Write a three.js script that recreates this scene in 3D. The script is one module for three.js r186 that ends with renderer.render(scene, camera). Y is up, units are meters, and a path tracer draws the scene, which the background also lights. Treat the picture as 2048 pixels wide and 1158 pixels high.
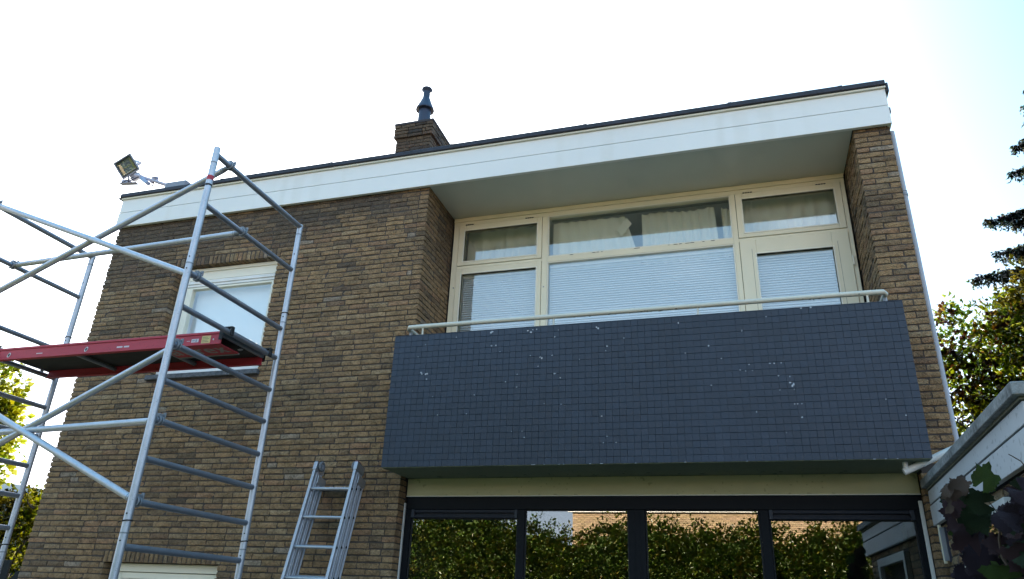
import * as THREE from 'three';
import { mergeGeometries } from 'three/addons/utils/BufferGeometryUtils.js';
import { RoundedBoxGeometry } from 'three/addons/geometries/RoundedBoxGeometry.js';
import { FontLoader } from 'three/addons/loaders/FontLoader.js';
import { TextGeometry } from 'three/addons/geometries/TextGeometry.js';

// ------------------------------------------------------------------ camera, sky, sun, exposure
const V = (x, y, z) => new THREE.Vector3(x, y, z);
const RAD = Math.PI / 180;
const scene = new THREE.Scene();
const camera = new THREE.PerspectiveCamera(43.43, 2048 / 1158, 0.05, 400);
camera.position.set(0, 1.6, 6);
camera.rotation.set(23.844 * RAD, 17.931 * RAD, 2.438 * RAD, 'YXZ');
camera.updateMatrixWorld(true);
camera.updateProjectionMatrix();
scene.add(camera);

const EXPOSURE = 8.0;
const SUN_EL = 23 * RAD, SUN_AZ = -20 * RAD;                // behind the house, a little to the left
const sunDir = V(Math.sin(SUN_AZ) * Math.cos(SUN_EL), Math.sin(SUN_EL), -Math.cos(SUN_AZ) * Math.cos(SUN_EL)).normalize();
{
  const veil = V(-0.5, 0.6, -0.62).normalize(), w = 512, h = 256, d = new Float32Array(w * h * 4);
  for (let j = 0; j < h; j++) for (let i = 0; i < w; i++) {
    const el = ((j + 0.5) / h - 0.5) * Math.PI, az = ((i + 0.5) / w - 0.5) * 2 * Math.PI;
    const x = Math.cos(el) * Math.cos(az), y = Math.sin(el), z = Math.cos(el) * Math.sin(az);
    const c = x * sunDir.x + y * sunDir.y + z * sunDir.z, ang = Math.acos(Math.max(-1, Math.min(1, c))) / RAD;
    const up = Math.max(0, y), hor = Math.pow(1 - up, 3.0);
    const glow = Math.exp(-Math.pow(ang / 26, 2.0));
    const cv = x * veil.x + y * veil.y + z * veil.z, va = Math.acos(Math.max(-1, Math.min(1, cv))) / RAD, thin = Math.exp(-Math.pow(va / 31, 2.0));   // thin white cloud on the sun's side
    const back = THREE.MathUtils.smoothstep(ang, 55, 130), p = (j * w + i) * 4, sunny = Math.exp(-Math.pow(ang / 70, 2));
    const wq = Math.max(0.12, y), wisp = y > 0 ? back * 0.9 * THREE.MathUtils.smoothstep(fbm(x / wq * 0.8 + 3 + 0.5 * z / wq, z / wq * 1.5 - x / wq, 2), 0.47, 0.75) * Math.min(1, y * 4) : 0;   // streaks of high cloud
    // deep blue overhead paling to the horizon, whiter towards the sun
    d[p] = 0.024 + 0.036 * back + (0.155 + 0.14 * sunny) * hor + 0.40 * thin + 0.2 * glow + wisp * 0.12;
    d[p + 1] = 0.105 + 0.020 * back + (0.108 + 0.10 * sunny) * hor + 0.36 * thin + 0.18 * glow + wisp * 0.11;
    d[p + 2] = 0.188 + 0.004 * back + (0.075 + 0.09 * sunny) * hor + 0.33 * thin + 0.15 * glow + wisp * 0.10;
    d[p + 3] = 1;
    if (y < 0) { d[p] = 0.05; d[p + 1] = 0.05; d[p + 2] = 0.045; }
  }
  const sky = new THREE.DataTexture(d, w, h, THREE.RGBAFormat, THREE.FloatType);
  sky.mapping = THREE.EquirectangularReflectionMapping; sky.magFilter = THREE.LinearFilter; sky.minFilter = THREE.LinearFilter; sky.needsUpdate = true;
  scene.background = sky; scene.environment = sky;
}
const sun = new THREE.DirectionalLight(new THREE.Color(1.0, 0.86, 0.68), 4.6);
sun.position.copy(sunDir).multiplyScalar(60); sun.target.position.set(0, 0, 0);
sun.castShadow = true; sun.shadow.mapSize.set(4096, 4096); sun.shadow.radius = 1;
Object.assign(sun.shadow.camera, { left: -30, right: 30, top: 30, bottom: -30, near: 1, far: 140 });
scene.add(sun, sun.target);
const renderer = new THREE.WebGLRenderer({ antialias: true });
renderer.setSize(1024, 579);
renderer.toneMapping = THREE.LinearToneMapping;
renderer.toneMappingExposure = EXPOSURE;
renderer.shadowMap.enabled = true;

// ------------------------------------------------------------------ helpers
function rngOf(seed) { let s = seed >>> 0; return () => { s = (s + 0x6D2B79F5) | 0; let t = Math.imul(s ^ (s >>> 15), 1 | s); t = (t + Math.imul(t ^ (t >>> 7), 61 | t)) ^ t; return ((t ^ (t >>> 14)) >>> 0) / 4294967296; }; }
const rnd = rngOf(7);
const rr = (a, b, r = rnd) => a + (b - a) * r();
function hash3(x, y, z) { const s = Math.sin(x * 127.1 + y * 311.7 + z * 74.7) * 43758.5453; return s - Math.floor(s); }
function vnoise(x, y, z = 0) {
  const xi = Math.floor(x), yi = Math.floor(y), zi = Math.floor(z), f = (t) => t * t * (3 - 2 * t);
  const u = f(x - xi), v = f(y - yi), w = f(z - zi), L = (a, b, t) => a + (b - a) * t;
  return L(L(L(hash3(xi, yi, zi), hash3(xi + 1, yi, zi), u), L(hash3(xi, yi + 1, zi), hash3(xi + 1, yi + 1, zi), u), v),
    L(L(hash3(xi, yi, zi + 1), hash3(xi + 1, yi, zi + 1), u), L(hash3(xi, yi + 1, zi + 1), hash3(xi + 1, yi + 1, zi + 1), u), v), w);
}
function fbm(x, y, z = 0) { return 0.53 * vnoise(x, y, z) + 0.27 * vnoise(2.03 * x + 5, 2.03 * y, 2 * z) + 0.13 * vnoise(4.1 * x, 4.1 * y + 9, 4 * z) + 0.07 * vnoise(8.3 * x, 8.3 * y, 8 * z); }
// tiling noise picture: f(u, v) in 0..1 given periodic value noise p(freq)
function noiseTex(size, f, srgb = false) {
  const d = new Uint8Array(size * size * 4);
  const per = (fq, sd) => { const g = new Float32Array(fq * fq), r = rngOf(sd); for (let i = 0; i < g.length; i++) g[i] = r(); return (u, v) => { const x = u * fq, y = v * fq, xi = Math.floor(x), yi = Math.floor(y), s = (t) => t * t * (3 - 2 * t), a = s(x - xi), b = s(y - yi), q = (i, j) => g[((j % fq) + fq) % fq * fq + ((i % fq) + fq) % fq]; return (q(xi, yi) * (1 - a) + q(xi + 1, yi) * a) * (1 - b) + (q(xi, yi + 1) * (1 - a) + q(xi + 1, yi + 1) * a) * b; }; };
  const fn = f(per);
  for (let j = 0; j < size; j++) for (let i = 0; i < size; i++) {
    const c = fn((i + 0.5) / size, (j + 0.5) / size), p = (j * size + i) * 4, a = Array.isArray(c) ? c : [c, c, c];
    for (let k = 0; k < 3; k++) d[p + k] = Math.max(0, Math.min(255, a[k] * 255)); d[p + 3] = 255;
  }
  const t = new THREE.DataTexture(d, size, size, THREE.RGBAFormat, THREE.UnsignedByteType);
  t.wrapS = t.wrapT = THREE.RepeatWrapping; t.magFilter = THREE.LinearFilter; t.minFilter = THREE.LinearMipmapLinearFilter; t.generateMipmaps = true;
  if (srgb) t.colorSpace = THREE.SRGBColorSpace; t.needsUpdate = true; return t;
}
const texGrain = noiseTex(512, (P) => { const a = P(8, 1), b = P(22, 2), c = P(60, 3), d = P(140, 4), e = P(256, 5); return (u, v) => { const n = 0.3 * a(u, v) + 0.28 * b(u, v) + 0.2 * c(u, v) + 0.14 * d(u, v) + 0.08 * e(u, v); return 0.5 + 1.05 * (n - 0.5); }; });
const texBrickCol = noiseTex(512, (P) => { const a = P(10, 11), b = P(34, 12), c = P(90, 13), e = P(200, 14); return (u, v) => { const n = 0.34 * a(u, v) + 0.3 * b(u, v) + 0.22 * c(u, v) + 0.14 * e(u, v); let k = 0.86 + 1.0 * (n - 0.5); if (c(u + 0.3, v) > 0.84 && b(u, v) < 0.55) k *= 0.4; if (b(u, v + 0.4) > 0.80 && a(v, u) > 0.4) k *= 0.72; if (e(u, v + 0.2) > 0.93) k += 0.22; return [k, k * (0.985 + 0.03 * a(v, u)), k * (0.95 + 0.1 * b(v, u))]; }; });
const texBrickBump = noiseTex(512, (P) => { const a = P(14, 21), b = P(40, 22), c = P(110, 23), s = P(52, 24); return (u, v) => { let k = 0.4 * a(u, v) + 0.3 * b(u * 1, v) + 0.3 * c(u, v); const cr = Math.abs(s(u, v) - 0.5); if (cr < 0.035 && a(u, v) > 0.55) k -= 0.5; return Math.max(0, k); }; });
const texScratch = noiseTex(512, (P) => { const a = P(6, 31), b = P(30, 32), c = P(120, 33), d = P(256, 34); return (u, v) => { let k = 0.35 + 0.35 * (a(u, v) - 0.5) + 0.3 * (b(u, v) - 0.5) + 0.25 * (c(u, v) - 0.5); if (d(u, v) > 0.9) k += 0.25; return k; }; });
const texFaint = noiseTex(512, (P) => { const a = P(4, 51), b = P(19, 52), d = P(256, 54); return (u, v) => { let k = 0.955 + 0.07 * (a(u, v) - 0.5) + 0.03 * (b(u, v) - 0.5); if (d(u, v) > 0.985) k *= 0.8; return k; }; });
const texStreak = noiseTex(512, (P) => { const a = P(5, 61), b = P(64, 62), c = P(20, 63), d = P(256, 64), w = P(3, 65); return (u, v) => { const st = 0.6 * b(u, 0.03 + v * 0.04) + 0.4 * c(u, v * 0.1); let k = 0.965 + 0.05 * (a(u, v) - 0.5) - 0.16 * Math.max(0, st - 0.62) * (0.4 + w(u, 0.5)); if (d(u, v) > 0.988) k *= 0.82; return [k, k * (1 - 0.02 * Math.max(0, st - 0.5)), k * (1 - 0.07 * Math.max(0, st - 0.5))]; }; });
const texSpots = noiseTex(512, (P) => { const a = P(5, 41), b = P(26, 42), c = P(90, 43), d = P(230, 44); return (u, v) => { let k = 0.93 + 0.1 * (a(u, v) - 0.5) + 0.06 * (b(u, v) - 0.5); if (c(u, v) > 0.87 && a(v, u) > 0.45) k *= 0.72; if (d(u, v) > 0.95) k *= 0.85; return k; }; });
const tx = (t, rx, ry = rx) => { const c = t.clone(); c.repeat.set(rx, ry); c.needsUpdate = true; return c; };

const lin = (r, g, b) => new THREE.Color().setRGB(r, g, b);
function std(name, r, g, b, rough, o = {}) { const m = new THREE.MeshStandardMaterial({ color: lin(r, g, b), roughness: rough, metalness: 0, ...o }); m.name = name; return m; }
function phys(name, r, g, b, rough, o = {}) { const m = new THREE.MeshPhysicalMaterial({ color: lin(r, g, b), roughness: rough, metalness: 0, ...o }); m.name = name; return m; }
const M = {
  brick: std('rough brick', 1, 1, 1, 0.92, { vertexColors: true, map: tx(texBrickCol, 2.2), bumpMap: tx(texBrickBump, 2.2), bumpScale: 0.012 }),
  mortar: std('dark mortar', 0.066, 0.050, 0.042, 0.97, { bumpMap: tx(texGrain, 3), bumpScale: 0.004 }),
  white: std('white board', 0.80, 0.78, 0.745, 0.5, { map: tx(texStreak, 0.21, 0.5), bumpMap: tx(texGrain, 1.3), bumpScale: 0.0006 }),
  trim: std('cream trim', 0.74, 0.71, 0.60, 0.5),
  cream: std('cream paint', 0.84, 0.76, 0.56, 0.5, { map: tx(texFaint, 0.6), bumpMap: tx(texGrain, 2), bumpScale: 0.0005 }),
  bead: std('cream bead', 0.82, 0.77, 0.64, 0.48),
  coping: std('bitumen', 0.042, 0.042, 0.066, 0.6, { bumpMap: tx(texGrain, 4), bumpScale: 0.003, map: tx(texGrain, 2) }),
  soffit: std('grey soffit board', 0.68, 0.67, 0.61, 0.2, { map: tx(texFaint, 0.4) }),
  tile: std('slate blue tile paint', 0.0165, 0.0265, 0.0455, 0.55, { bumpMap: tx(texGrain, 5), bumpScale: 0.0012 }),
  grout: std('dark grout', 0.012, 0.016, 0.027, 0.9),
  chip: std('bare glaze', 0.40, 0.42, 0.46, 0.5),
  lintel: std('pale lintel paint', 0.47, 0.43, 0.24, 0.7, { map: tx(texSpots, 0.5), bumpMap: tx(texGrain, 1.4), bumpScale: 0.002 }),
  under: std('balcony underside', 0.17, 0.185, 0.12, 0.85, { map: tx(texSpots, 0.7), bumpMap: tx(texGrain, 1), bumpScale: 0.003 }),
  black: phys('black frame', 0.0035, 0.0045, 0.007, 0.6, { specularIntensity: 0.35 }),
  ventgrey: phys('slate vent profile', 0.008, 0.010, 0.018, 0.5, { specularIntensity: 0.5 }),
  whitepl: std('white strip', 0.62, 0.61, 0.58, 0.5),
  railp: std('cream rail paint', 0.64, 0.60, 0.50, 0.42, { map: tx(texSpots, 1.5) }),
  moss: std('moss and flaking', 0.045, 0.040, 0.022, 0.95),
  pvc: std('grey plastic pipe', 0.36, 0.38, 0.43, 0.45),
  zinc: std('zinc band', 0.28, 0.29, 0.31, 0.5, { metalness: 0.6 }),
  sillstone: std('grey stone sill', 0.17, 0.175, 0.19, 0.8, { map: tx(texGrain, 2) }),
  alu: std('aluminium tube', 0.53, 0.54, 0.58, 0.52, { metalness: 0.85, map: tx(texSpots, 2, 3), bumpMap: tx(texScratch, 2, 3), bumpScale: 0.0004 }),
  alurung: std('ribbed aluminium', 0.33, 0.35, 0.40, 0.5, { metalness: 0.85, map: tx(texSpots, 2, 3), bumpMap: tx(texScratch, 1, 4), bumpScale: 0.001 }),
  steel: std('grey casting', 0.25, 0.26, 0.28, 0.55, { metalness: 0.6, bumpMap: tx(texGrain, 6), bumpScale: 0.002 }),
  rubber: std('black rubber', 0.010, 0.010, 0.011, 0.7),
  red: std('red deck rail', 0.42, 0.022, 0.045, 0.5, { map: tx(texSpots, 0.8) }),
  darkply: std('dark plywood', 0.035, 0.033, 0.034, 0.8, { map: tx(texGrain, 1, 4) }),
  holewhite: std('cast rim', 0.55, 0.52, 0.55, 0.5),
  yellowlab: std('yellow sticker', 0.60, 0.47, 0.20, 0.6),
  whitelab: std('pale sticker', 0.58, 0.52, 0.56, 0.6),
  glass: phys('window glass', 0.97, 0.985, 0.98, 0.0, { transmission: 1, thickness: 0, ior: 2.15 }),
  glassdark: phys('insulating glass', 0.80, 0.84, 0.82, 0.0, { transmission: 1, thickness: 0, ior: 2.3 }),
  blind: std('white slats', 0.84, 0.86, 0.88, 0.45),
  blindlight: std('white roller cloth', 0.80, 0.83, 0.85, 0.8),
  curtain: phys('cream curtain cloth', 0.84, 0.83, 0.70, 0.95, { transmission: 0.15, thickness: 0, bumpMap: tx(texGrain, 14), bumpScale: 0.001 }),
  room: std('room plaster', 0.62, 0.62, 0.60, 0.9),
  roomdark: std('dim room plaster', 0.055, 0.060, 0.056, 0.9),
  floorwood: std('room floor', 0.10, 0.07, 0.045, 0.6),
  conc: std('pale concrete coping', 0.42, 0.42, 0.41, 0.85, { map: tx(texGrain, 1.5), bumpMap: tx(texGrain, 3), bumpScale: 0.003 }),
  lampgrey: std('lamp housing', 0.22, 0.24, 0.29, 0.5),
  lampdark: std('lamp bezel', 0.03, 0.03, 0.05, 0.45),
  reflector: std('lamp reflector', 0.55, 0.50, 0.40, 0.3, { metalness: 0.8 }),
  pot: std('dark enamel flue', 0.020, 0.030, 0.065, 0.5),
  bark: std('bark', 0.06, 0.045, 0.032, 0.95, { bumpMap: tx(texGrain, 3, 1), bumpScale: 0.02 }),
  vinebark: std('vine bark', 0.09, 0.06, 0.04, 0.95),
  leaf: phys('leaf', 1, 1, 1, 0.6, { vertexColors: true, transmission: 0.62, thickness: 0, side: THREE.DoubleSide }),
  vineleaf: phys('vine leaf', 0.62, 0.62, 0.62, 0.9, { specularIntensity: 0.35, vertexColors: true, transmission: 0.15, thickness: 0, side: THREE.DoubleSide, bumpMap: tx(texGrain, 6), bumpScale: 0.003 }),
  hedgeleaf: phys('hedge leaf', 1, 1, 1, 0.55, { vertexColors: true, transmission: 0.25, thickness: 0, side: THREE.DoubleSide }),
  grass: std('lawn', 0.055, 0.095, 0.022, 0.95, { map: tx(texGrain, 0.8), bumpMap: tx(texGrain, 3), bumpScale: 0.03 }),
  paving: std('paving slab', 0.27, 0.255, 0.23, 0.9, { map: tx(texGrain, 1), bumpMap: tx(texGrain, 3), bumpScale: 0.003 }),
  farwall: std('neighbour brick', 0.54, 0.38, 0.23, 0.9, { map: tx(texGrain, 1) }),
  farjoint: std('neighbour mortar', 0.22, 0.16, 0.11, 0.95),
  darkwood: std('dark fence board', 0.012, 0.014, 0.015, 0.9, { map: tx(texGrain, 1, 5) }),
};

const usedNames = new Map();
function numbered(n) { const k = (usedNames.get(n) || 0); usedNames.set(n, k + 1); return k ? `${n}_${String(k).padStart(3, '0')}` : n; }
function shade(m) { m.castShadow = true; m.receiveShadow = true; return m; }
function group(name, label, category, pos = [0, 0, 0], grp) { const g = new THREE.Group(); g.name = numbered(name); g.position.set(...pos); tag(g, label, category, grp); scene.add(g); return g; }
function tag(o, label, category, grp) { o.userData.label = label; o.userData.category = category; if (grp) o.userData.group = grp; return o; }
function mesh(name, geo, mat, parent, o = {}) {
  if (Array.isArray(geo)) { const idx = geo.every((g) => g.index); geo = mergeGeometries(geo.map((g) => (idx ? g : (g.index ? g.toNonIndexed() : g)))); }
  const m = shade(new THREE.Mesh(geo, mat)); m.name = parent === scene ? numbered(name) : name; Object.assign(m.userData, o); parent.add(m); return m;
}
function part(name, parent) { const g = new THREE.Group(); g.name = name; parent.add(g); return g; }
function uvBox(g, s = 1) { // box uv in metres, from position and the dominant normal
  const p = g.attributes.position, n = g.attributes.normal, uv = new Float32Array(p.count * 2);
  for (let i = 0; i < p.count; i++) { const ax = Math.abs(n.getX(i)), ay = Math.abs(n.getY(i)), az = Math.abs(n.getZ(i)); let u, v; if (az >= ax && az >= ay) { u = p.getX(i); v = p.getY(i); } else if (ax >= ay) { u = p.getZ(i); v = p.getY(i); } else { u = p.getX(i); v = p.getZ(i); } uv[2 * i] = u * s; uv[2 * i + 1] = v * s; }
  g.setAttribute('uv', new THREE.BufferAttribute(uv, 2)); return g;
}
function bx(x0, x1, y0, y1, z0, z1, r = 0) {
  const w = x1 - x0, h = y1 - y0, d = z1 - z0;
  let g = r > 0 ? new RoundedBoxGeometry(w, h, d, 1, Math.min(r, w / 2.01, h / 2.01, d / 2.01)) : new THREE.BoxGeometry(w, h, d);
  g.translate((x0 + x1) / 2, (y0 + y1) / 2, (z0 + z1) / 2);
  if (r > 0 && g.index) g = g.toNonIndexed();
  return uvBox(g.index ? g.toNonIndexed() : g);
}
function tube(a, b, r, seg = 18, r2 = r) {
  const d = new THREE.Vector3().subVectors(b, a), L = d.length(), g = new THREE.CylinderGeometry(r2, r, L, seg, 1, false);
  const uv = g.attributes.uv; for (let i = 0; i < uv.count; i++) uv.setXY(i, uv.getX(i) * 0.16, uv.getY(i) * L);
  g.applyQuaternion(new THREE.Quaternion().setFromUnitVectors(V(0, 1, 0), d.clone().normalize()));
  g.translate((a.x + b.x) / 2, (a.y + b.y) / 2, (a.z + b.z) / 2); return g.toNonIndexed();
}
function frameRing(x0, x1, y0, y1, z0, z1, wl, wr, wb, wt, r = 0.003) { // rails butt between stiles
  return [bx(x0, x0 + wl, y0, y1, z0, z1, r), bx(x1 - wr, x1, y0, y1, z0, z1, r), bx(x0 + wl + 0.0005, x1 - wr - 0.0005, y0, y0 + wb, z0, z1 - 0.0006, r), bx(x0 + wl + 0.0005, x1 - wr - 0.0005, y1 - wt, y1, z0, z1 - 0.0006, r)];
}
function pathTube(pts, r, seg = 40, rad = 12) { return new THREE.TubeGeometry(new THREE.CatmullRomCurve3(pts), seg, r, rad, false).toNonIndexed(); }
function pipeCorner(pts, r, bend = 0.05) { // straight runs with round corners
  const c = new THREE.CurvePath();
  for (let i = 0; i < pts.length - 1; i++) {
    const a = pts[i].clone(), b = pts[i + 1].clone(), d = new THREE.Vector3().subVectors(b, a).normalize();
    const s = i > 0 ? a.clone().addScaledVector(d, bend) : a, e = i < pts.length - 2 ? b.clone().addScaledVector(d, -bend) : b;
    c.add(new THREE.LineCurve3(s, e));
    if (i < pts.length - 2) { const d2 = new THREE.Vector3().subVectors(pts[i + 2], b).normalize(); c.add(new THREE.QuadraticBezierCurve3(e, b, b.clone().addScaledVector(d2, bend))); }
  }
  const list = []; for (const k of c.curves) { const n = k.isLineCurve3 ? 1 : 6; for (let i = 0; i < n; i++) list.push(k.getPoint(i / n)); } list.push(pts[pts.length - 1]);
  return new THREE.TubeGeometry(new THREE.CatmullRomCurve3(list, false, 'centripetal', 0.5), list.length * 6, r, 14, false).toNonIndexed();
}

// ------------------------------------------------------------------ ground
{
  const lawn = new THREE.PlaneGeometry(260, 260, 1, 1); lawn.rotateX(-Math.PI / 2);
  const uv = lawn.attributes.uv; for (let i = 0; i < uv.count; i++) uv.setXY(i, uv.getX(i) * 130, uv.getY(i) * 130);
  const g = mesh('lawn', lawn, M.grass, scene, { kind: 'structure', label: 'green lawn around the house' }); g.position.y = -0.02;
  mesh('terrace', bx(-8.5, 3.5, -0.12, 0, 0.02, 3.6), M.paving, scene, { kind: 'structure', label: 'paved terrace along the back of the house' });
}

// ------------------------------------------------------------------ the house: brick laying
const PITCH = 0.0543, PHASE = 0.0344, BH = 0.0446, JT = 0.0056;
const XL = -6.98, XC = -2.905, XP = 1.205, XR = 1.505, SOFF = 5.66;
function brickGeo(l, h, d, r) {
  const nx = l > 0.15 ? 4 : 2, g = new THREE.BoxGeometry(l, h, d, nx, 2, 1), p = g.attributes.position, sd = r() * 1000;
  for (let i = 0; i < p.count; i++) {
    const x = p.getX(i), y = p.getY(i), z = p.getZ(i), ex = Math.abs(Math.abs(x) - l / 2) < 1e-5, ey = Math.abs(Math.abs(y) - h / 2) < 1e-5, front = z > 0;
    const k = (q) => hash3(Math.round(x * 900) + sd, Math.round(y * 900) + q, Math.round(z * 900)) - 0.5;
    let dz = k(1) * 0.0062; if (front && (ex || ey)) dz -= ex && ey ? 0.0065 : 0.0038;
    p.setXYZ(i, x + k(2) * 0.004 - (ex && front ? Math.sign(x) * 0.002 : 0), y + k(3) * 0.0042 - (ey && front ? Math.sign(y) * 0.0014 : 0), front ? z + dz : z);
  }
  const idx = Array.from(g.index.array), keep = [];
  for (let i = 0; i < idx.length; i += 3) if (!(p.getZ(idx[i]) < 0 && p.getZ(idx[i + 1]) < 0 && p.getZ(idx[i + 2]) < 0)) keep.push(idx[i], idx[i + 1], idx[i + 2]); // no back face
  g.setIndex(keep); g.computeVertexNormals();
  const n = g.attributes.normal, uv = g.attributes.uv, ou = r() * 9, ov = r() * 9;
  for (let i = 0; i < p.count; i++) { const ax = Math.abs(n.getX(i)), ay = Math.abs(n.getY(i)), az = Math.abs(n.getZ(i)); if (az >= ax && az >= ay) uv.setXY(i, p.getX(i) + ou, p.getY(i) + ov); else if (ax > ay) uv.setXY(i, p.getZ(i) + ou, p.getY(i) + ov); else uv.setXY(i, p.getX(i) + ou, p.getZ(i) + ov); }
  return g;
}
// one wall face: origin at its lower start, u along it, n outwards; returns bricks as specs in house space
function layFace(out, { origin, u, n, U, y0, y1, holes = [], start = [0, 0], end = [0, 0], depth = 0.1, tint, parent, ragged = 0 }, r) {
  const row0 = Math.ceil((y0 - PHASE) / PITCH - 0.01), row1 = Math.floor((y1 - PHASE) / PITCH + 0.4) - 1;
  for (let row = row0; row <= row1; row++) {
    const y = PHASE + row * PITCH, yc = y + PITCH / 2, odd = ((row % 2) + 2) % 2;
    let spans = [[start[odd], U - end[odd]]];
    for (const [a, b, c, e] of holes) if (yc > c && yc < e) spans = spans.flatMap(([s, t]) => (b <= s || a >= t ? [[s, t]] : [[s, a], [b, t]].filter(([p, q]) => q - p > 0.03)));
    spans.forEach(([s, t]) => {
      let x = s, first = true;
      while (t - x > 0.02) {
        let L = r() < 0.13 ? 0.098 : 0.2085 + rr(-0.006, 0.006, r);
        if (first) { L = [0.2085, 0.098, 0.154, 0.2085][Math.floor(r() * 4)]; if (start[0] !== start[1]) L = 0.2085; first = false; }
        let left = t - x - L; if (left < JT + 0.045) L = t - x > 0.235 ? (t - x - JT) * rr(0.4, 0.6, r) : t - x;
        const cx = x + L / 2, jit = ragged && (x === s) ? -r() * ragged : 0;
        out.push({ L: L - jit, h: BH + rr(-0.0025, 0.0025, r), d: depth, c: origin.clone().addScaledVector(u, cx + jit / 2).addScaledVector(n, -depth / 2 + rr(-0.003, 0.0035, r)).setY(yc + rr(-0.0016, 0.0016, r)), u, n, tilt: rr(-0.008, 0.008, r), tint, parent });
        x += L + JT;
      }
    });
  }
}
function soldiers(out, { origin, u, n, a, b, y0, h = 0.1, depth = 0.1, tint, parent }, r) {
  const cnt = Math.round((b - a) / PITCH), w = (b - a) / cnt;
  for (let i = 0; i < cnt; i++) out.push({ L: w - 0.0105, h: h + rr(-0.003, 0.002, r), d: depth, soldier: true, c: origin.clone().addScaledVector(u, a + (i + 0.5) * w).addScaledVector(n, -depth / 2 + rr(-0.002, 0.003, r)).setY(y0 + h / 2), u, n, tilt: rr(-0.012, 0.012, r), tint, parent });
}
function tintMain(c, r) {
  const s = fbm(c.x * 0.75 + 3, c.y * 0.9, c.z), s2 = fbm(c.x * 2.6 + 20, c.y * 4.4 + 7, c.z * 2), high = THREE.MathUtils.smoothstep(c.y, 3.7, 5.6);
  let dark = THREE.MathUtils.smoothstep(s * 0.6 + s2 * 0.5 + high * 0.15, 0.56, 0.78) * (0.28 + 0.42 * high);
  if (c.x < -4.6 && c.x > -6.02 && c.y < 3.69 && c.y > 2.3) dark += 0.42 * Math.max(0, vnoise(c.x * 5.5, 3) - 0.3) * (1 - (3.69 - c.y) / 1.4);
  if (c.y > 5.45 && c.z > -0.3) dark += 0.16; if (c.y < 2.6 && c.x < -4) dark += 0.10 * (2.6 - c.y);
  const v = rr(0.90, 1.09, r), k = r();
  let col = [0.330, 0.204, 0.100];
  if (k < 0.10) col = [0.330, 0.188, 0.098]; else if (k < 0.20) col = [0.365, 0.244, 0.132]; else if (k < 0.28) col = [0.235, 0.148, 0.080];
  if (r() < 0.025) col = [0.36, 0.27, 0.19];
  dark = Math.min(0.8, dark + (r() < 0.08 ? rr(0.2, 0.5, r) : 0));
  return [0, 1, 2].map((i) => col[i] * v * (1 - dark) + [0.060, 0.050, 0.041][i] * dark);
}
function brickMesh(b, r) {
  const g = brickGeo(b.L, b.h, b.d, r), t = b.tint(b.c, r), cols = new Float32Array(g.attributes.position.count * 3);
  for (let i = 0; i < cols.length; i += 3) { cols[i] = t[0]; cols[i + 1] = t[1]; cols[i + 2] = t[2]; }
  g.setAttribute('color', new THREE.BufferAttribute(cols, 3));
  const u = new THREE.Vector3().crossVectors(V(0, 1, 0), b.n), m = new THREE.Matrix4().makeBasis(u, V(0, 1, 0), b.n).multiply(new THREE.Matrix4().makeRotationZ(b.tilt)); m.setPosition(b.c); g.applyMatrix4(m);
  return g;
}
function pixelArea(b) { // how large the brick's face shows in the photograph; 0 if outside it or behind the balcony
  const h = [b.u.clone().multiplyScalar(b.L / 2), V(0, b.h / 2, 0)], f = b.c.clone().addScaledVector(b.n, b.d / 2);
  if (V(0, 1.6, 6).sub(f).dot(b.n) <= 0) return 0;
  const q = [[-1, -1], [1, -1], [1, 1], [-1, 1]].map(([s, t]) => f.clone().addScaledVector(h[0], s).addScaledVector(h[1], t).project(camera));
  if (q.every((p) => Math.abs(p.x) > 1 || Math.abs(p.y) > 1) || q[0].z > 1) return 0;
  const toB = f.clone().sub(camera.position), tt = (0.417 - 6) / toB.z, hit = camera.position.clone().addScaledVector(toB, tt);
  if (hit.x > -2.895 && hit.x < 1.245 && hit.y > 2.66 && hit.y < 3.83) return 0;
  let a = 0; for (let i = 0; i < 4; i++) { const p = q[i], s = q[(i + 1) % 4]; a += p.x * s.y - s.x * p.y; } return Math.abs(a);
}

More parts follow.
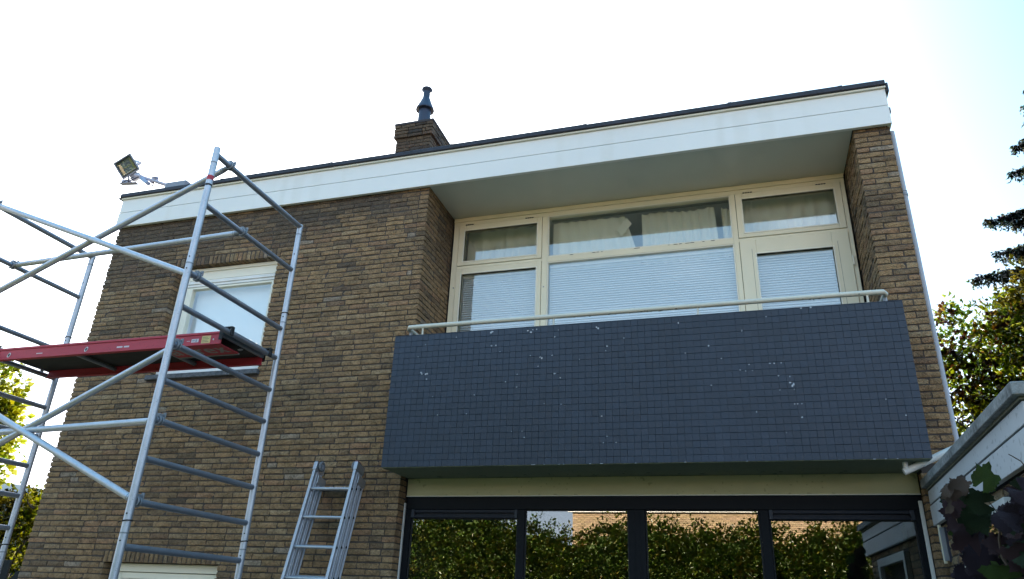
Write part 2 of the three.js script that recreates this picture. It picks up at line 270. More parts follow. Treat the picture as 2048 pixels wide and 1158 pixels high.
const house = group('brick_house', 'two-storey flat-roofed house of brown brick with a tiled blue-grey balcony', 'house');
{
  const r = rngOf(101), specs = [];
  const UL = [-5.965, -4.628, 3.69, 5.03], LL = [-5.96, -4.655, 0.9, 1.88];
  // mortar bodies, 9 mm behind the brick faces
  const sh = new THREE.Shape([[XL + 0.008, 0], [XC - 0.009, 0], [XC - 0.009, SOFF], [XL + 0.008, SOFF]].map(([a, b]) => new THREE.Vector2(a, b)));
  for (const [a, b, c, e] of [[UL[0], UL[1], 3.745, 5.03], LL]) sh.holes.push(new THREE.Path([[a - 0.006, c], [a - 0.006, e + 0.006], [b + 0.006, e + 0.006], [b + 0.006, c]].map(([p, q]) => new THREE.Vector2(p, q))));
  const body = new THREE.ExtrudeGeometry(sh, { depth: 0.29, bevelEnabled: false }); body.translate(0, 0, -0.299);
  const front = mesh('front_wall', [uvBox(body), bx(-3.2, XC - 0.009, 0, SOFF, -0.95, -0.2995)], M.mortar, house);
  const pier = mesh('side_pier', [bx(XP + 0.009, XR - 0.009, 2.66, SOFF, -0.95, -0.009), bx(1.252, XR - 0.009, 0, 2.6595, -0.95, -0.009)], M.mortar, house);
  mesh('side_wall', bx(XP + 0.05, XR - 0.009, 0, SOFF, -8.0, -0.9505), M.mortar, house);
  mesh('side_wall', bx(XL + 0.008, XL + 0.3, 0, SOFF, -8.0, -0.2995), M.mortar, house);
  mesh('back_wall', bx(XL + 0.3005, XP + 0.0495, 0, SOFF, -8.0, -7.7), M.mortar, house);
  const X = V(1, 0, 0), NZ = V(0, 0, -1), Z = V(0, 0, 1), NX = V(-1, 0, 0);
  const o = (x, y, z) => V(x, y, z);
  // front: left wall with its two windows and soldier courses
  const w = (x) => x - XL;
  layFace(specs, { origin: o(XL, 0, 0), u: X, n: Z, U: XC - XL, y0: 0.0, y1: SOFF, holes: [[w(-6.0), w(-4.6), UL[2] - 0.0, 3.75], [w(UL[0]), w(UL[1]), 3.7, 5.03], [w(-5.992), w(-4.602), 5.02, 5.135], [w(LL[0]), w(LL[1]), LL[2], LL[3]], [w(-5.99), w(-4.625), 1.87, 1.985]], end: [0, 0.1095], tint: tintMain, parent: front, ragged: 0.012 }, r);
  soldiers(specs, { origin: o(XL, 0, 0), u: X, n: Z, a: w(-5.985), b: w(-4.607), y0: 5.032, tint: tintMain, parent: front }, r);
  soldiers(specs, { origin: o(XL, 0, 0), u: X, n: Z, a: w(-5.985), b: w(-4.63), y0: 1.884, tint: tintMain, parent: front }, r);
  // left brick reveals of the two windows
  layFace(specs, { origin: o(UL[0] - 0.001, 0, -0.0), u: NZ, n: X, U: 0.1, y0: 3.75, y1: 5.03, start: [0.012, 0.012], depth: 0.03, tint: tintMain, parent: front }, r);
  // recess: left reveal, right reveal
  layFace(specs, { origin: o(XC, 0, 0), u: NZ, n: X, U: 0.725, y0: 2.7, y1: SOFF, start: [0.1105, 0], tint: tintMain, parent: front }, r);
  layFace(specs, { origin: o(XC, 0, 0), u: NZ, n: X, U: 0.145, y0: 0, y1: 2.66, start: [0.1105, 0], tint: tintMain, parent: front }, r);
  layFace(specs, { origin: o(XP, 0, 0), u: NZ, n: NX, U: 0.725, y0: 2.7, y1: SOFF, start: [0.1105, 0], tint: tintMain, parent: pier }, r);
  layFace(specs, { origin: o(XP, 0, 0), u: X, n: Z, U: XR - XP, y0: 2.66, y1: SOFF, start: [0, 0.1095], tint: tintMain, parent: pier, ragged: 0 }, r);
  layFace(specs, { origin: o(1.243, 0, 0), u: X, n: Z, U: XR - 1.243, y0: 0, y1: 2.66, tint: tintMain, parent: pier }, r);
  // chimney
  const ch = part('chimney', house), CX0 = -4.21, CX1 = -3.69, CZ0 = -1.5, CZ1 = -2.55;
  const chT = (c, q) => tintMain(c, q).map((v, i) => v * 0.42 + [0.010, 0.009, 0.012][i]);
  mesh('mortar_core', [bx(CX0 + 0.01, CX1 - 0.01, 6.0, 7.76, CZ1 + 0.01, CZ0 - 0.01)], M.mortar, ch);
  mesh('chimney_cap', bx(CX0 - 0.035, CX1 + 0.035, 7.735, 7.775, CZ1 - 0.035, CZ0 + 0.035, 0.006), std('flaunching', 0.05, 0.045, 0.05, 0.95), ch);
  layFace(specs, { origin: o(CX0, 0, CZ0), u: X, n: Z, U: CX1 - CX0, y0: 6.0, y1: 7.52, end: [0, 0.1095], tint: chT, parent: ch }, r);
  layFace(specs, { origin: o(CX1, 0, CZ0), u: NZ, n: X, U: CZ0 - CZ1, y0: 6.0, y1: 7.52, start: [0.1105, 0], tint: chT, parent: ch }, r);
  layFace(specs, { origin: o(CX0 - 0.03, 0, CZ0 + 0.03), u: X, n: Z, U: CX1 - CX0 + 0.06, y0: 7.52, y1: 7.735, end: [0, 0.1095], tint: chT, parent: ch }, r);
  layFace(specs, { origin: o(CX1 + 0.03, 0, CZ0 + 0.03), u: NZ, n: X, U: CZ0 - CZ1 + 0.06, y0: 7.52, y1: 7.735, start: [0.1105, 0], tint: chT, parent: ch }, r);
  // flue: lathe profile
  const pr = [[0.095, 7.775], [0.088, 8.28], [0.09, 8.285], [0.128, 8.27], [0.135, 8.28], [0.128, 8.31], [0.09, 8.40], [0.058, 8.49], [0.052, 8.50], [0.05, 8.60], [0.055, 8.615], [0.078, 8.64], [0.08, 8.655], [0.074, 8.668], [0.02, 8.675], [0, 8.675]].map(([a, b]) => new THREE.Vector2(a, b - 0.03));
  const fl = mesh('flue_pipe', new THREE.LatheGeometry(pr, 28), M.pot, ch); fl.position.set(-3.995, 0, -1.85);
  // bricks: the 300 that show largest one by one, the rest as one part
  const order = specs.map((b, i) => [pixelArea(b), i]).sort((a, b) => b[0] - a[0]);
  const single = new Set(order.slice(0, 300).filter((q) => q[0] > 0 && specs[q[1]].parent !== ch).map((q) => q[1]));
  const rest = [];
  specs.forEach((b, i) => { const g = brickMesh(b, r); if (single.has(i)) mesh('brick', g, M.brick, b.parent); else rest.push(g); });
  mesh('brick_work', rest, M.brick, house, { kind: 'stuff' });
  console.log('bricks', specs.length, 'single', single.size);
}

// ---- roof edge
{
  const x0 = -7.0, x1 = 1.518;
  const fa = part('fascia', house);
  mesh('fascia_board', [bx(x0, x1, 5.652, 5.843, 0.012, 0.050, 0.003), bx(x0, x0 + 0.03, 5.652, 5.843, -8.0, 0.0115), bx(x1 - 0.03, x1, 5.652, 5.843, -8.0, 0.0115)], M.white, fa);
  mesh('fascia_board', [bx(x0, x1, 5.851, 6.028, 0.010, 0.046, 0.003), bx(x0, x0 + 0.03, 5.851, 6.028, -8.0, 0.0095), bx(x1 - 0.03, x1, 5.851, 6.028, -8.0, 0.0095)], M.white, fa);
  mesh('fascia_backing', bx(x0 + 0.0305, x1 - 0.0305, 5.67, 6.03, -0.012, 0.009), std('fascia backing', 0.10, 0.10, 0.10, 0.9), fa);
  mesh('trim_strip', [bx(x0 - 0.006, x1 + 0.004, 6.030, 6.050, -0.02, 0.066, 0.004)], M.trim, fa);
  const cop = part('coping', house), cuts = [x0 - 0.022, -5.55, -4.1, -2.66, -1.22, 0.18, 1.15, x1 + 0.004];
  for (let i = 0; i + 1 < cuts.length; i++) { const t = (i % 2) * 0.003; mesh('coping_strip', bx(cuts[i] + 0.001, cuts[i + 1] - 0.001, 6.0505, 6.104 + t, -0.16, 0.086 + t, 0.010), M.coping, cop); if (i) mesh('coping_sleeve', bx(cuts[i] - 0.022, cuts[i] + 0.022, 6.0495, 6.109, -0.162, 0.0915, 0.01), M.coping, cop); }
  mesh('corner_flap', [bx(x1 + 0.006, x1 + 0.028, 5.99, 6.085, -0.09, 0.06, 0.004), bx(x1 + 0.001, x1 + 0.016, 5.78, 5.835, -0.03, 0.03, 0.003)], M.coping, cop);
  mesh('corner_flap', bx(x0 - 0.055, x0 - 0.0235, 6.045, 6.060, -0.1, 0.07, 0.003), M.coping, cop);
  mesh('roof', [bx(XL + 0.05, XR - 0.05, 5.6605, 6.0, -7.98, -0.741), bx(XL + 0.05, XR - 0.05, 5.70, 6.0, -0.7405, -0.0125)], M.coping, house);
  const so = part('soffit', house);
  mesh('soffit_panel', bx(XC + 0.004, XP - 0.004, 5.6615, 5.69, -0.74, 0.0085), M.soffit, so);
}

// ---- recess: window wall of the first floor
const ZR = -0.72;
{
  // fixed timber frame; members butt, front faces stepped by a few tenths of a millimetre
  const Zb = ZR - 0.09, f = [];
  f.push(bx(XC + 0.012, XP - 0.012, 5.612, 5.659, Zb, ZR + 0.012, 0.003));          // head strip
  f.push(bx(XC + 0.012, XP - 0.012, 5.566, 5.611, Zb, ZR, 0.002));                  // head
  f.push(bx(XC + 0.014, -2.829, 2.9, 5.5655, Zb, ZR + 0.001, 0.003), bx(1.154, XP - 0.014, 2.9, 5.5655, Zb, ZR + 0.001, 0.003)); // jambs
  f.push(bx(-1.855, -1.797, 2.9, 5.5655, Zb, ZR + 0.001, 0.003), bx(0.113, 0.160, 2.9, 5.5655, Zb, ZR + 0.001, 0.003));          // mullions
  f.push(bx(-2.8285, -1.8555, 5.023, 5.057, Zb, ZR, 0.003), bx(0.1605, 1.1535, 5.023, 5.057, Zb, ZR, 0.003));                    // transoms
  f.push(bx(-1.7965, 0.1125, 5.008, 5.068, Zb, ZR, 0.003));
  f.push(bx(-2.8285, -1.8555, 2.9, 3.05, Zb, ZR, 0.003), bx(-1.7965, 0.1125, 2.9, 3.4, Zb, ZR, 0.003), bx(0.1605, 1.1535, 2.86, 2.95, Zb, ZR, 0.003));
  mesh('window_frame', f, M.cream, house);
  const sash = (name, x0, x1, y0, y1, wl, wr, wb, wt, dz) => {
    const g = part(name, house), zf = ZR + dz;
    mesh('sash', frameRing(x0 + 0.004, x1 - 0.004, y0 + 0.004, y1 - 0.004, ZR - 0.05, zf, wl, wr, wb, wt, 0.004), M.cream, g);
    const a = x0 + 0.004 + wl, b = x1 - 0.004 - wr, c = y0 + 0.004 + wb, e = y1 - 0.004 - wt;
    mesh('glazing_bead', frameRing(a - 0.014, b + 0.014, c - 0.014, e + 0.014, ZR - 0.03, zf + 0.005, 0.014, 0.014, 0.014, 0.014, 0.003), M.bead, g);
    mesh('pane', bx(a - 0.004, b + 0.004, c - 0.004, e + 0.004, ZR - 0.024, ZR - 0.018), M.glass, g);
    mesh('shadow_gap', [bx(x0 + 0.0005, x1 - 0.0005, y0 + 0.0005, y1 - 0.0005, ZR - 0.089, ZR - 0.0505)].slice(0, 0).concat([bx(x0, x0 + 0.0035, y0, y1, ZR - 0.06, ZR - 0.012), bx(x1 - 0.0035, x1, y0, y1, ZR - 0.06, ZR - 0.012), bx(x0 + 0.0036, x1 - 0.0036, y1 - 0.0035, y1, ZR - 0.06, ZR - 0.012)]), M.rubber, g);
    return g;
  };
  const v1 = sash('vent_window', -2.829, -1.855, 5.057, 5.566, 0.072, 0.058, 0.050, 0.072, 0.008);
  const v2 = sash('vent_window', 0.160, 1.154, 5.057, 5.566, 0.063, 0.067, 0.055, 0.066, 0.008);
  const hinge = (g, x, y) => { const h = []; for (let i = 0; i < 4; i++) h.push(tube(V(x + i * 0.024, y, ZR + 0.010), V(x + i * 0.024 + 0.019, y, ZR + 0.010), 0.0052, 8)); mesh('hinge', h, M.rubber, g); };
  hinge(v1, -2.75, 5.566); hinge(v1, -2.05, 5.566); hinge(v2, 0.24, 5.566); hinge(v2, 0.93, 5.566);
  sash('side_window', -2.829, -1.855, 3.05, 5.023, 0.064, 0.056, 0.07, 0.068, 0.010);
  const door = sash('balcony_door', 0.160, 1.154, 2.95, 5.023, 0.15, 0.150, 0.3, 0.152, 0.012);
  mesh('hinge', [tube(V(1.157, 4.66, ZR + 0.02), V(1.157, 4.76, ZR + 0.02), 0.008, 10), tube(V(1.157, 3.4, ZR + 0.02), V(1.157, 3.5, ZR + 0.02), 0.008, 10)], M.bead, door);
  mesh('panel_groove', [bx(0.272, 0.275, 3.1, 4.925, ZR + 0.011, ZR + 0.0126), bx(1.045, 1.048, 3.1, 4.925, ZR + 0.011, ZR + 0.0126)], std('groove', 0.2, 0.18, 0.14, 0.8), door);
  const fixed = (name, x0, x1, y0, y1) => { const g = part(name, house); mesh('glazing_bead', frameRing(x0, x1, y0, y1, ZR - 0.04, ZR - 0.002, 0.012, 0.012, 0.014, 0.012, 0.003), M.bead, g); mesh('pane', bx(x0 + 0.008, x1 - 0.008, y0 + 0.008, y1 - 0.008, ZR - 0.03, ZR - 0.024), M.glass, g); };
  fixed('fixed_window', -1.7962, 0.1122, 5.0685, 5.5655);
  fixed('fixed_window', -1.7962, 0.1122, 3.4005, 5.0075);
  // flaking paint along the joints
  const fl = []; const r = rngOf(5);
  for (let i = 0; i < 16; i++) { const x = rr(-1.7, 0.08, r); fl.push(bx(x, x + rr(0.01, 0.05, r), 5.0625, 5.068, ZR + 0.0005, ZR + 0.0025)); }
  mesh('flaked_paint', fl, M.moss, house);
  mesh('door_lock', [tube(V(-2.846, 4.80, ZR), V(-2.846, 4.80, ZR + 0.008), 0.007, 10), tube(V(-1.828, 4.72, ZR), V(-1.828, 4.72, ZR + 0.006), 0.006, 10)], M.steel, house);
}
// rooms behind the glass
{
  const rm = part('upper_room', house);
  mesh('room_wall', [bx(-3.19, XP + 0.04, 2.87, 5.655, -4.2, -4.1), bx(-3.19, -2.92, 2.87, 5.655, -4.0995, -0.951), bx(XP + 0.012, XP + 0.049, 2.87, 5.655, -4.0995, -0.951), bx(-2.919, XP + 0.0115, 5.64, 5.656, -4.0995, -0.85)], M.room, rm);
  mesh('floor_slab', bx(XL + 0.31, XP + 0.04, 2.665, 2.85, -7.69, -0.301), M.floorwood, rm);
  const lr = part('lower_room', house);
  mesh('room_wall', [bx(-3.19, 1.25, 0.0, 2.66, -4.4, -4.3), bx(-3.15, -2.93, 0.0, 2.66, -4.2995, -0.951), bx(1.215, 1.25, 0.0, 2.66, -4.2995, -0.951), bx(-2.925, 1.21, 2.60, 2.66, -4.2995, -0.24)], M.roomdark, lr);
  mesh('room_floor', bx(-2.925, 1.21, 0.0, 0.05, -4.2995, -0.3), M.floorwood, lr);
}

// ---- balcony
{
  const bal = part('balcony', house), BX0 = -2.895, BX1 = 1.245, Y0 = 2.66, Y1 = 3.83, ZF = 0.417;
  mesh('parapet', [bx(BX0 + 0.003, BX1 - 0.003, Y0 + 0.004, Y1 - 0.006, ZF - 0.105, ZF - 0.0055), bx(BX0 + 0.003, BX0 + 0.1, Y0 + 0.004, Y1 - 0.006, 0.006, ZF - 0.1055), bx(BX1 - 0.1, BX1 - 0.003, Y0 + 0.004, Y1 - 0.006, 0.006, ZF - 0.1055)], M.grout, bal);
  mesh('balcony_slab', [bx(BX0 + 0.101, BX1 - 0.101, Y0 + 0.0045, 2.84, 0.006, ZF - 0.1055), bx(XC + 0.012, XP - 0.002, Y0 + 0.02, 2.84, -0.71, 0.0055)], M.under, bal);
  mesh('underside', bx(BX0 + 0.004, BX1 - 0.004, Y0 - 0.003, Y0 + 0.0035, -0.13, ZF - 0.006), M.under, bal);
  mesh('parapet_top', bx(BX0, BX1, Y1 - 0.0055, Y1, ZF - 0.11, ZF - 0.0005), M.tile, bal);
  const r = rngOf(33), nx = 76, ny = 22, px = (BX1 - BX0) / nx, py = (Y1 - 0.007 - Y0) / ny, all = [], variants = [];
  for (let k = 0; k < 8; k++) { const g = new RoundedBoxGeometry(px - rr(0.0007, 0.0020, r), py - rr(0.0014, 0.0028, r), 0.007, 1, 0.0008); g.rotateX(rr(-0.006, 0.006, r)); g.rotateY(rr(-0.006, 0.006, r)); variants.push(uvBox(g.index ? g.toNonIndexed() : g)); }
  const tints = [0, 1, 2, 3, 4, 5].map((k) => { const m = M.tile.clone(); m.color.multiplyScalar(0.72 + 0.11 * k); m.name = 'slate blue tile paint'; return m; });
  const cols = [];
  for (let i = 0; i < nx; i++) for (let j = 0; j < ny; j++) {
    const x = BX0 + (i + 0.5) * px + rr(-0.0006, 0.0006, r), y = Y0 + (j + 0.5) * py + rr(-0.0006, 0.0006, r), z = ZF - 0.0035 + rr(-0.0007, 0.0007, r);
    const p = V(x, y, ZF), d = p.distanceTo(camera.position), cosv = (camera.position.z - ZF) / d;
    cols.push({ x, y, z, v: Math.floor(r() * 8), t: Math.max(0, Math.min(5, Math.round(2.5 + 9 * (fbm(x * 1.1 + 7, y * 0.45 + 3, 1) - 0.5) + rr(-1, 1, r)))), a: cosv / (d * d) });
  }
  const big = new Set(cols.map((c, i) => [c.a, i]).sort((a, b) => b[0] - a[0]).slice(0, 300).map((q) => q[1]));
  cols.forEach((c, i) => { if (big.has(i)) { const m = mesh('tile', variants[c.v], tints[c.t], bal); m.position.set(c.x, c.y, c.z); } else { const g = variants[c.v].clone().translate(c.x, c.y, c.z), k = 0.72 + 0.11 * c.t, C = new Float32Array(g.attributes.position.count * 3).fill(k); g.setAttribute('color', new THREE.BufferAttribute(C, 3)); all.push(g); } });
  const tv = M.tile.clone(); tv.vertexColors = true; tv.name = 'slate blue tile paint';
  mesh('tile_work', all, tv, bal, { kind: 'stuff' });
  // chipped paint, where the photograph shows it
  const spots = [], chips = [];
  spots.push([-1.98, 3.80, 2], [-1.62, 3.78, 3], [-1.57, 3.80, 1], [-1.41, 3.72, 1.5], [-1.38, 3.78, 1], [-1.04, 3.77, 2], [-1.97, 3.68, 1.6], [-1.93, 3.68, 1.2], [-1.89, 3.62, 1]);
  spots.push([-2.65, 3.62, 1.1], [-2.59, 3.73, 0.8], [-2.30, 3.78, 1], [-2.60, 3.46, 1.9], [-2.55, 3.46, 1.7], [-2.55, 3.41, 1.2], [-1.52, 3.54, 1.6], [-1.43, 3.56, 1.4], [-1.41, 3.40, 1.6]);
  spots.push([-1.36, 3.36, 1], [-1.20, 3.51, 1.2], [-1.62, 3.57, 0.9], [-1.55, 3.47, 0.9], [-1.73, 3.41, 1], [-1.83, 3.35, 1.3], [-1.73, 3.30, 1], [-2.10, 3.25, 1], [-2.67, 3.31, 0.9]);
  spots.push([-2.48, 3.25, 0.9], [-2.42, 3.09, 0.9], [-2.16, 3.09, 0.8], [-1.49, 3.15, 1], [-1.35, 3.14, 1], [-1.76, 2.93, 0.9], [-1.67, 2.93, 1], [-1.65, 2.88, 0.9], [-1.02, 3.03, 1.3], [-0.97, 3.61, 1.5]);
  spots.push([-0.98, 3.57, 1], [-0.83, 3.67, 1.2], [-0.98, 2.87, 0.9], [-1.01, 2.82, 1], [-0.91, 2.82, 1], [-0.39, 3.77, 1.4], [0.09, 3.67, 1.6], [0.28, 3.77, 1], [-0.17, 3.56, 1.1], [-0.35, 3.51, 1]);
  spots.push([-0.08, 3.45, 1.1], [0.12, 3.39, 1], [0.27, 3.39, 1.3], [0.30, 3.39, 1.5], [0.35, 3.39, 1.2], [0.05, 3.35, 1], [0.09, 3.34, 1], [0.14, 3.34, 1.1], [0.32, 3.29, 1.2], [0.40, 3.28, 1.2]);
  spots.push([0.42, 3.22, 2.4], [0.42, 3.18, 1], [0.32, 3.18, 1], [-0.17, 3.24, 0.8], [0.41, 3.07, 1.2], [0.43, 3.07, 1.2], [0.46, 3.07, 1], [0.14, 3.02, 0.9], [0.45, 2.97, 1.3], [0.33, 2.86, 0.8], [1.13, 2.96, 1.4], [1.02, 3.08, 0.9], [0.61, 3.82, 1.5], [0.54, 3.82, 1]);
  for (const [x, y, s] of spots) {
    const k = s > 2 ? 3 : s > 1.5 ? 2 : 1;
    for (let q = 0; q < k; q++) { const pts = [], n = 5 + Math.floor(r() * 3), rad = 0.0052 * Math.min(s, 1.7), ex = rr(0.7, 1.5, r), ey = rr(0.6, 1.3, r); for (let i = 0; i < n; i++) { const a = (i / n) * 6.283, q2 = rad * rr(0.55, 1.1, r); pts.push(new THREE.Vector2(Math.cos(a) * q2 * ex, Math.sin(a) * q2 * ey)); } const g = new THREE.ExtrudeGeometry(new THREE.Shape(pts), { depth: 0.0015, bevelEnabled: false }); g.translate(x + (q ? rr(-0.012, 0.012, r) * s : 0), y + (q ? rr(-0.007, 0.007, r) * s : 0), ZF + 0.0002); chips.push(g); }
  }
  for (let i = 0; i < 13; i++) { const x = rr(-1.6, 1.1, r); chips.push(bx(x, x + rr(0.006, 0.022, r), Y0 - 0.001, Y0 + 0.0022, ZF + 0.0003, ZF + 0.0016)); }
  mesh('paint_chips', chips, M.chip, bal, { kind: 'stuff' });
  // cracks along the underside
  const cr = []; for (let i = 0; i < 22; i++) { const x = rr(-2.6, 1.15, r), z = rr(-0.1, 0.02, r); cr.push(bx(x, x + rr(0.008, 0.035, r), Y0 - 0.0048, Y0 - 0.0032, z, z + rr(0.004, 0.012, r))); }
  mesh('underside_cracks', cr, M.rubber, bal);
  // handrail
  const hr = part('handrail', house), y = 3.918, zr = 0.385;
  mesh('rail_tube', pipeCorner([V(-2.80, y, 0.0), V(-2.80, y, zr), V(1.155, y, zr), V(1.155, y, 0.0)], 0.0205, 0.035), M.railp, hr);
  for (const x of [-2.645, -1.432, -0.233, 1.02]) mesh('rail_post', [tube(V(x, 3.828, zr), V(x, y - 0.018, zr), 0.0085, 10), bx(x - 0.02, x + 0.02, 3.8302, 3.836, zr - 0.02, zr + 0.02)], M.railp, hr);
  mesh('rail_bracket', [tube(V(1.155, 3.83, 0.30), V(1.155, y - 0.018, 0.30), 0.016, 12), tube(V(-2.80, 3.83, 0.30), V(-2.80, y - 0.018, 0.30), 0.014, 12)], M.zinc, hr);
  const ms = []; for (let i = 0; i < 70; i++) { const x = i < 55 ? -0.70 + 0.42 * (r() + r() + r() - 1.5) * 1.1 : rr(-2.7, 1.1, r), a = rr(-2.2, -0.2, r) + (i < 40 ? 1.1 : 0); const g = new THREE.IcosahedronGeometry(rr(0.003, 0.008, r), 0); g.scale(rr(1, 2.6, r), 0.7, 0.5); g.translate(x, y + Math.sin(a) * 0.0203, zr + Math.abs(Math.cos(a)) * 0.0203); ms.push(g.index ? g.toNonIndexed() : g); }
  mesh('rail_moss', ms.map(uvBox), M.moss, hr, { kind: 'stuff' });
}

// ---- ground-floor glazing under the balcony
{
  const ZB = -0.13;
  const lt = part('lintel', house);
  mesh('lintel_beam', bx(XC + 0.012, 1.2425, 2.507, 2.6565, -0.24, ZB, 0.004), M.lintel, lt);
  mesh('drip_edge', bx(XC + 0.013, 1.242, 2.5000, 2.5065, -0.235, ZB + 0.006), M.trim, lt);
  const gf = part('glass_front', house), Y0 = 0.06, YT = 2.4995, zf = ZB - 0.005, zk = ZB - 0.085;
  const f = [bx(XC + 0.014, 1.2425, 2.392, YT, zk, zf, 0.004), bx(XC + 0.014, -2.834, Y0, 2.3915, zk, zf, 0.004), bx(1.181, 1.2425, Y0, 2.3915, zk, zf, 0.004), bx(XC + 0.014, 1.2425, 0, Y0 - 0.0005, zk, zf, 0.004)];
  for (const [a, b] of [[-1.851, -1.787], [-0.915, -0.778], [0.098, 0.169]]) f.push(bx(a, b, Y0, 2.3915, zk, zf - 0.001, 0.006));
  f.push(bx(-0.872, -0.862, Y0, 2.39, zf - 0.0008, zf + 0.003), bx(-0.826, -0.818, Y0, 2.39, zf - 0.0008, zf + 0.003));
  mesh('frame', f, M.black, gf);
  const open = [[-2.834, -1.851, 2.320], [-1.787, -0.915, 2.3915], [-0.778, 0.098, 2.3915], [0.169, 1.181, 2.322]];
  for (const [a, b, t] of open) { mesh('gasket', frameRing(a + 0.0005, b - 0.0005, Y0, t, zk + 0.02, zf - 0.018, 0.010, 0.010, 0.010, 0.010, 0.002), M.rubber, gf); mesh('pane', bx(a + 0.009, b - 0.009, Y0 + 0.009, t - 0.009, zf - 0.034, zf - 0.028), M.glassdark, gf); }
  for (const [a, b] of [[-2.834, -1.851], [0.169, 1.181]]) {
    const capm = phys('vent end cap', 0.03, 0.034, 0.045, 0.5, { specularIntensity: 0.5 });
    mesh('vent_grille', [bx(a + 0.03, b - 0.03, 2.364, 2.390, zk + 0.01, zf - 0.006, 0.003), bx(a + 0.03, b - 0.03, 2.3205, 2.343, zk + 0.01, zf + 0.004, 0.003), bx(a + 0.03, b - 0.03, 2.3435, 2.3635, zk + 0.01, zf - 0.026, 0.002)], M.ventgrey, gf);
    mesh('vent_end', bx(a + 0.001, a + 0.0295, 2.3205, 2.391, zk + 0.01, zf + 0.005, 0.003), capm, gf); mesh('vent_end', bx(b - 0.0295, b - 0.001, 2.3205, 2.391, zk + 0.01, zf + 0.005, 0.003), capm, gf);
  }
  mesh('edge_strip', bx(XC + 0.0005, XC + 0.0125, 0.0, 2.445, ZB - 0.02, ZB + 0.012, 0.002), M.whitepl, gf);
  mesh('edge_strip', bx(1.215, 1.241, 0.0, 2.455, ZB - 0.002, ZB + 0.016, 0.004), M.whitepl, gf);
}

// ---- the two windows of the left wall
{
  const zf = -0.098, zb = -0.17;
  const g = part('upper_window', house), X0 = -5.962, X1 = -4.632;
  mesh('frame', [bx(X0, X0 + 0.09, 3.8155, 4.9855, zb, zf, 0.004), bx(X1 - 0.06, X1, 3.8155, 4.9855, zb, zf, 0.004), bx(X0, X1, 4.986, 5.026, zb, zf + 0.012, 0.004), bx(X0 + 0.0905, X1 - 0.0605, 4.885, 4.9855, zb, zf - 0.002, 0.004)], M.bead, g);
  mesh('vent_box', [bx(X0 + 0.0905, X1 - 0.0605, 4.835, 4.878, zb, zf + 0.012, 0.008), bx(X0 + 0.0905, X1 - 0.0605, 4.8055, 4.834, zb, zf + 0.002, 0.004)], M.white, g);
  mesh('sash', frameRing(X0 + 0.095, X1 - 0.065, 3.82, 4.797, zb + 0.01, zf + 0.004, 0.11, 0.026, 0.05, 0.022, 0.004), M.bead, g);
  mesh('pane', bx(X0 + 0.2, X1 - 0.088, 3.865, 4.777, zf - 0.03, zf - 0.024), M.glass, g);
  mesh('window_board', bx(X0, X1, 3.750, 3.815, zb, zf + 0.032, 0.006), M.white, g);
  mesh('stone_sill', bx(-6.0, -4.602, 3.694, 3.7465, -0.16, 0.034, 0.006), M.sillstone, g);
  mesh('room_box', [bx(X0 - 0.05, X1 + 0.05, 3.6, 5.1, -1.6, -1.55), bx(X0 - 0.05, X0 - 0.02, 3.6, 5.1, -1.5495, -0.3), bx(X1 + 0.02, X1 + 0.05, 3.6, 5.1, -1.5495, -0.3), bx(X0 - 0.019, X1 + 0.019, 5.06, 5.1, -1.5495, -0.3), bx(X0 - 0.019, X1 + 0.019, 3.6, 3.64, -1.5495, -0.3)], M.room, g);
  const l = part('lower_window', house), L0 = -5.955, L1 = -4.66;
  mesh('frame', [bx(L0, L1, 1.805, 1.8785, zb, zf, 0.004), bx(L0, L0 + 0.075, 0.9, 1.8045, zb, zf, 0.004), bx(L1 - 0.055, L1, 0.9, 1.8045, zb, zf, 0.004), bx(L0, L1, 0.86, 0.8995, zb, zf + 0.05, 0.004)], M.bead, l);
  mesh('sash', frameRing(L0 + 0.078, L1 - 0.058, 0.905, 1.80, zb + 0.01, zf - 0.02, 0.05, 0.04, 0.05, 0.055, 0.004), M.bead, l);
  mesh('inner_shutter', bx(L0 + 0.129, L1 - 0.099, 0.956, 1.744, zb + 0.02, zf - 0.035), M.white, l);
}

// ---- downpipe, balcony drain, lamp on the wing wall come with their owners
{
  const dp = part('downpipe', house);
  mesh('pipe', tube(V(1.534, 0.0, -0.10), V(1.534, 5.655, -0.10), 0.024, 20), M.pvc, dp);
  for (const y of [5.0, 2.78]) mesh('pipe_bracket', [tube(V(1.534, y - 0.012, -0.10), V(1.534, y + 0.012, -0.10), 0.029, 20), tube(V(1.534, y + 0.03, -0.10), V(1.534, y + 0.036, -0.10), 0.0275, 20), bx(1.50, 1.53, y - 0.01, y + 0.01, -0.11, -0.09)], M.steel, dp);
  mesh('drain_pipe', [tube(V(1.076, 2.590, 0.30), V(1.46, 2.768, 0.29), 0.0235, 16), tube(V(1.20, 2.6475, 0.2968), V(1.212, 2.653, 0.2965), 0.0255, 16), tube(V(1.092, 2.597, 0.30), V(1.092, 2.657, 0.30), 0.018, 14)], std('white drain pipe', 0.66, 0.64, 0.60, 0.5, { map: tx(texSpots, 2) }), house);
}

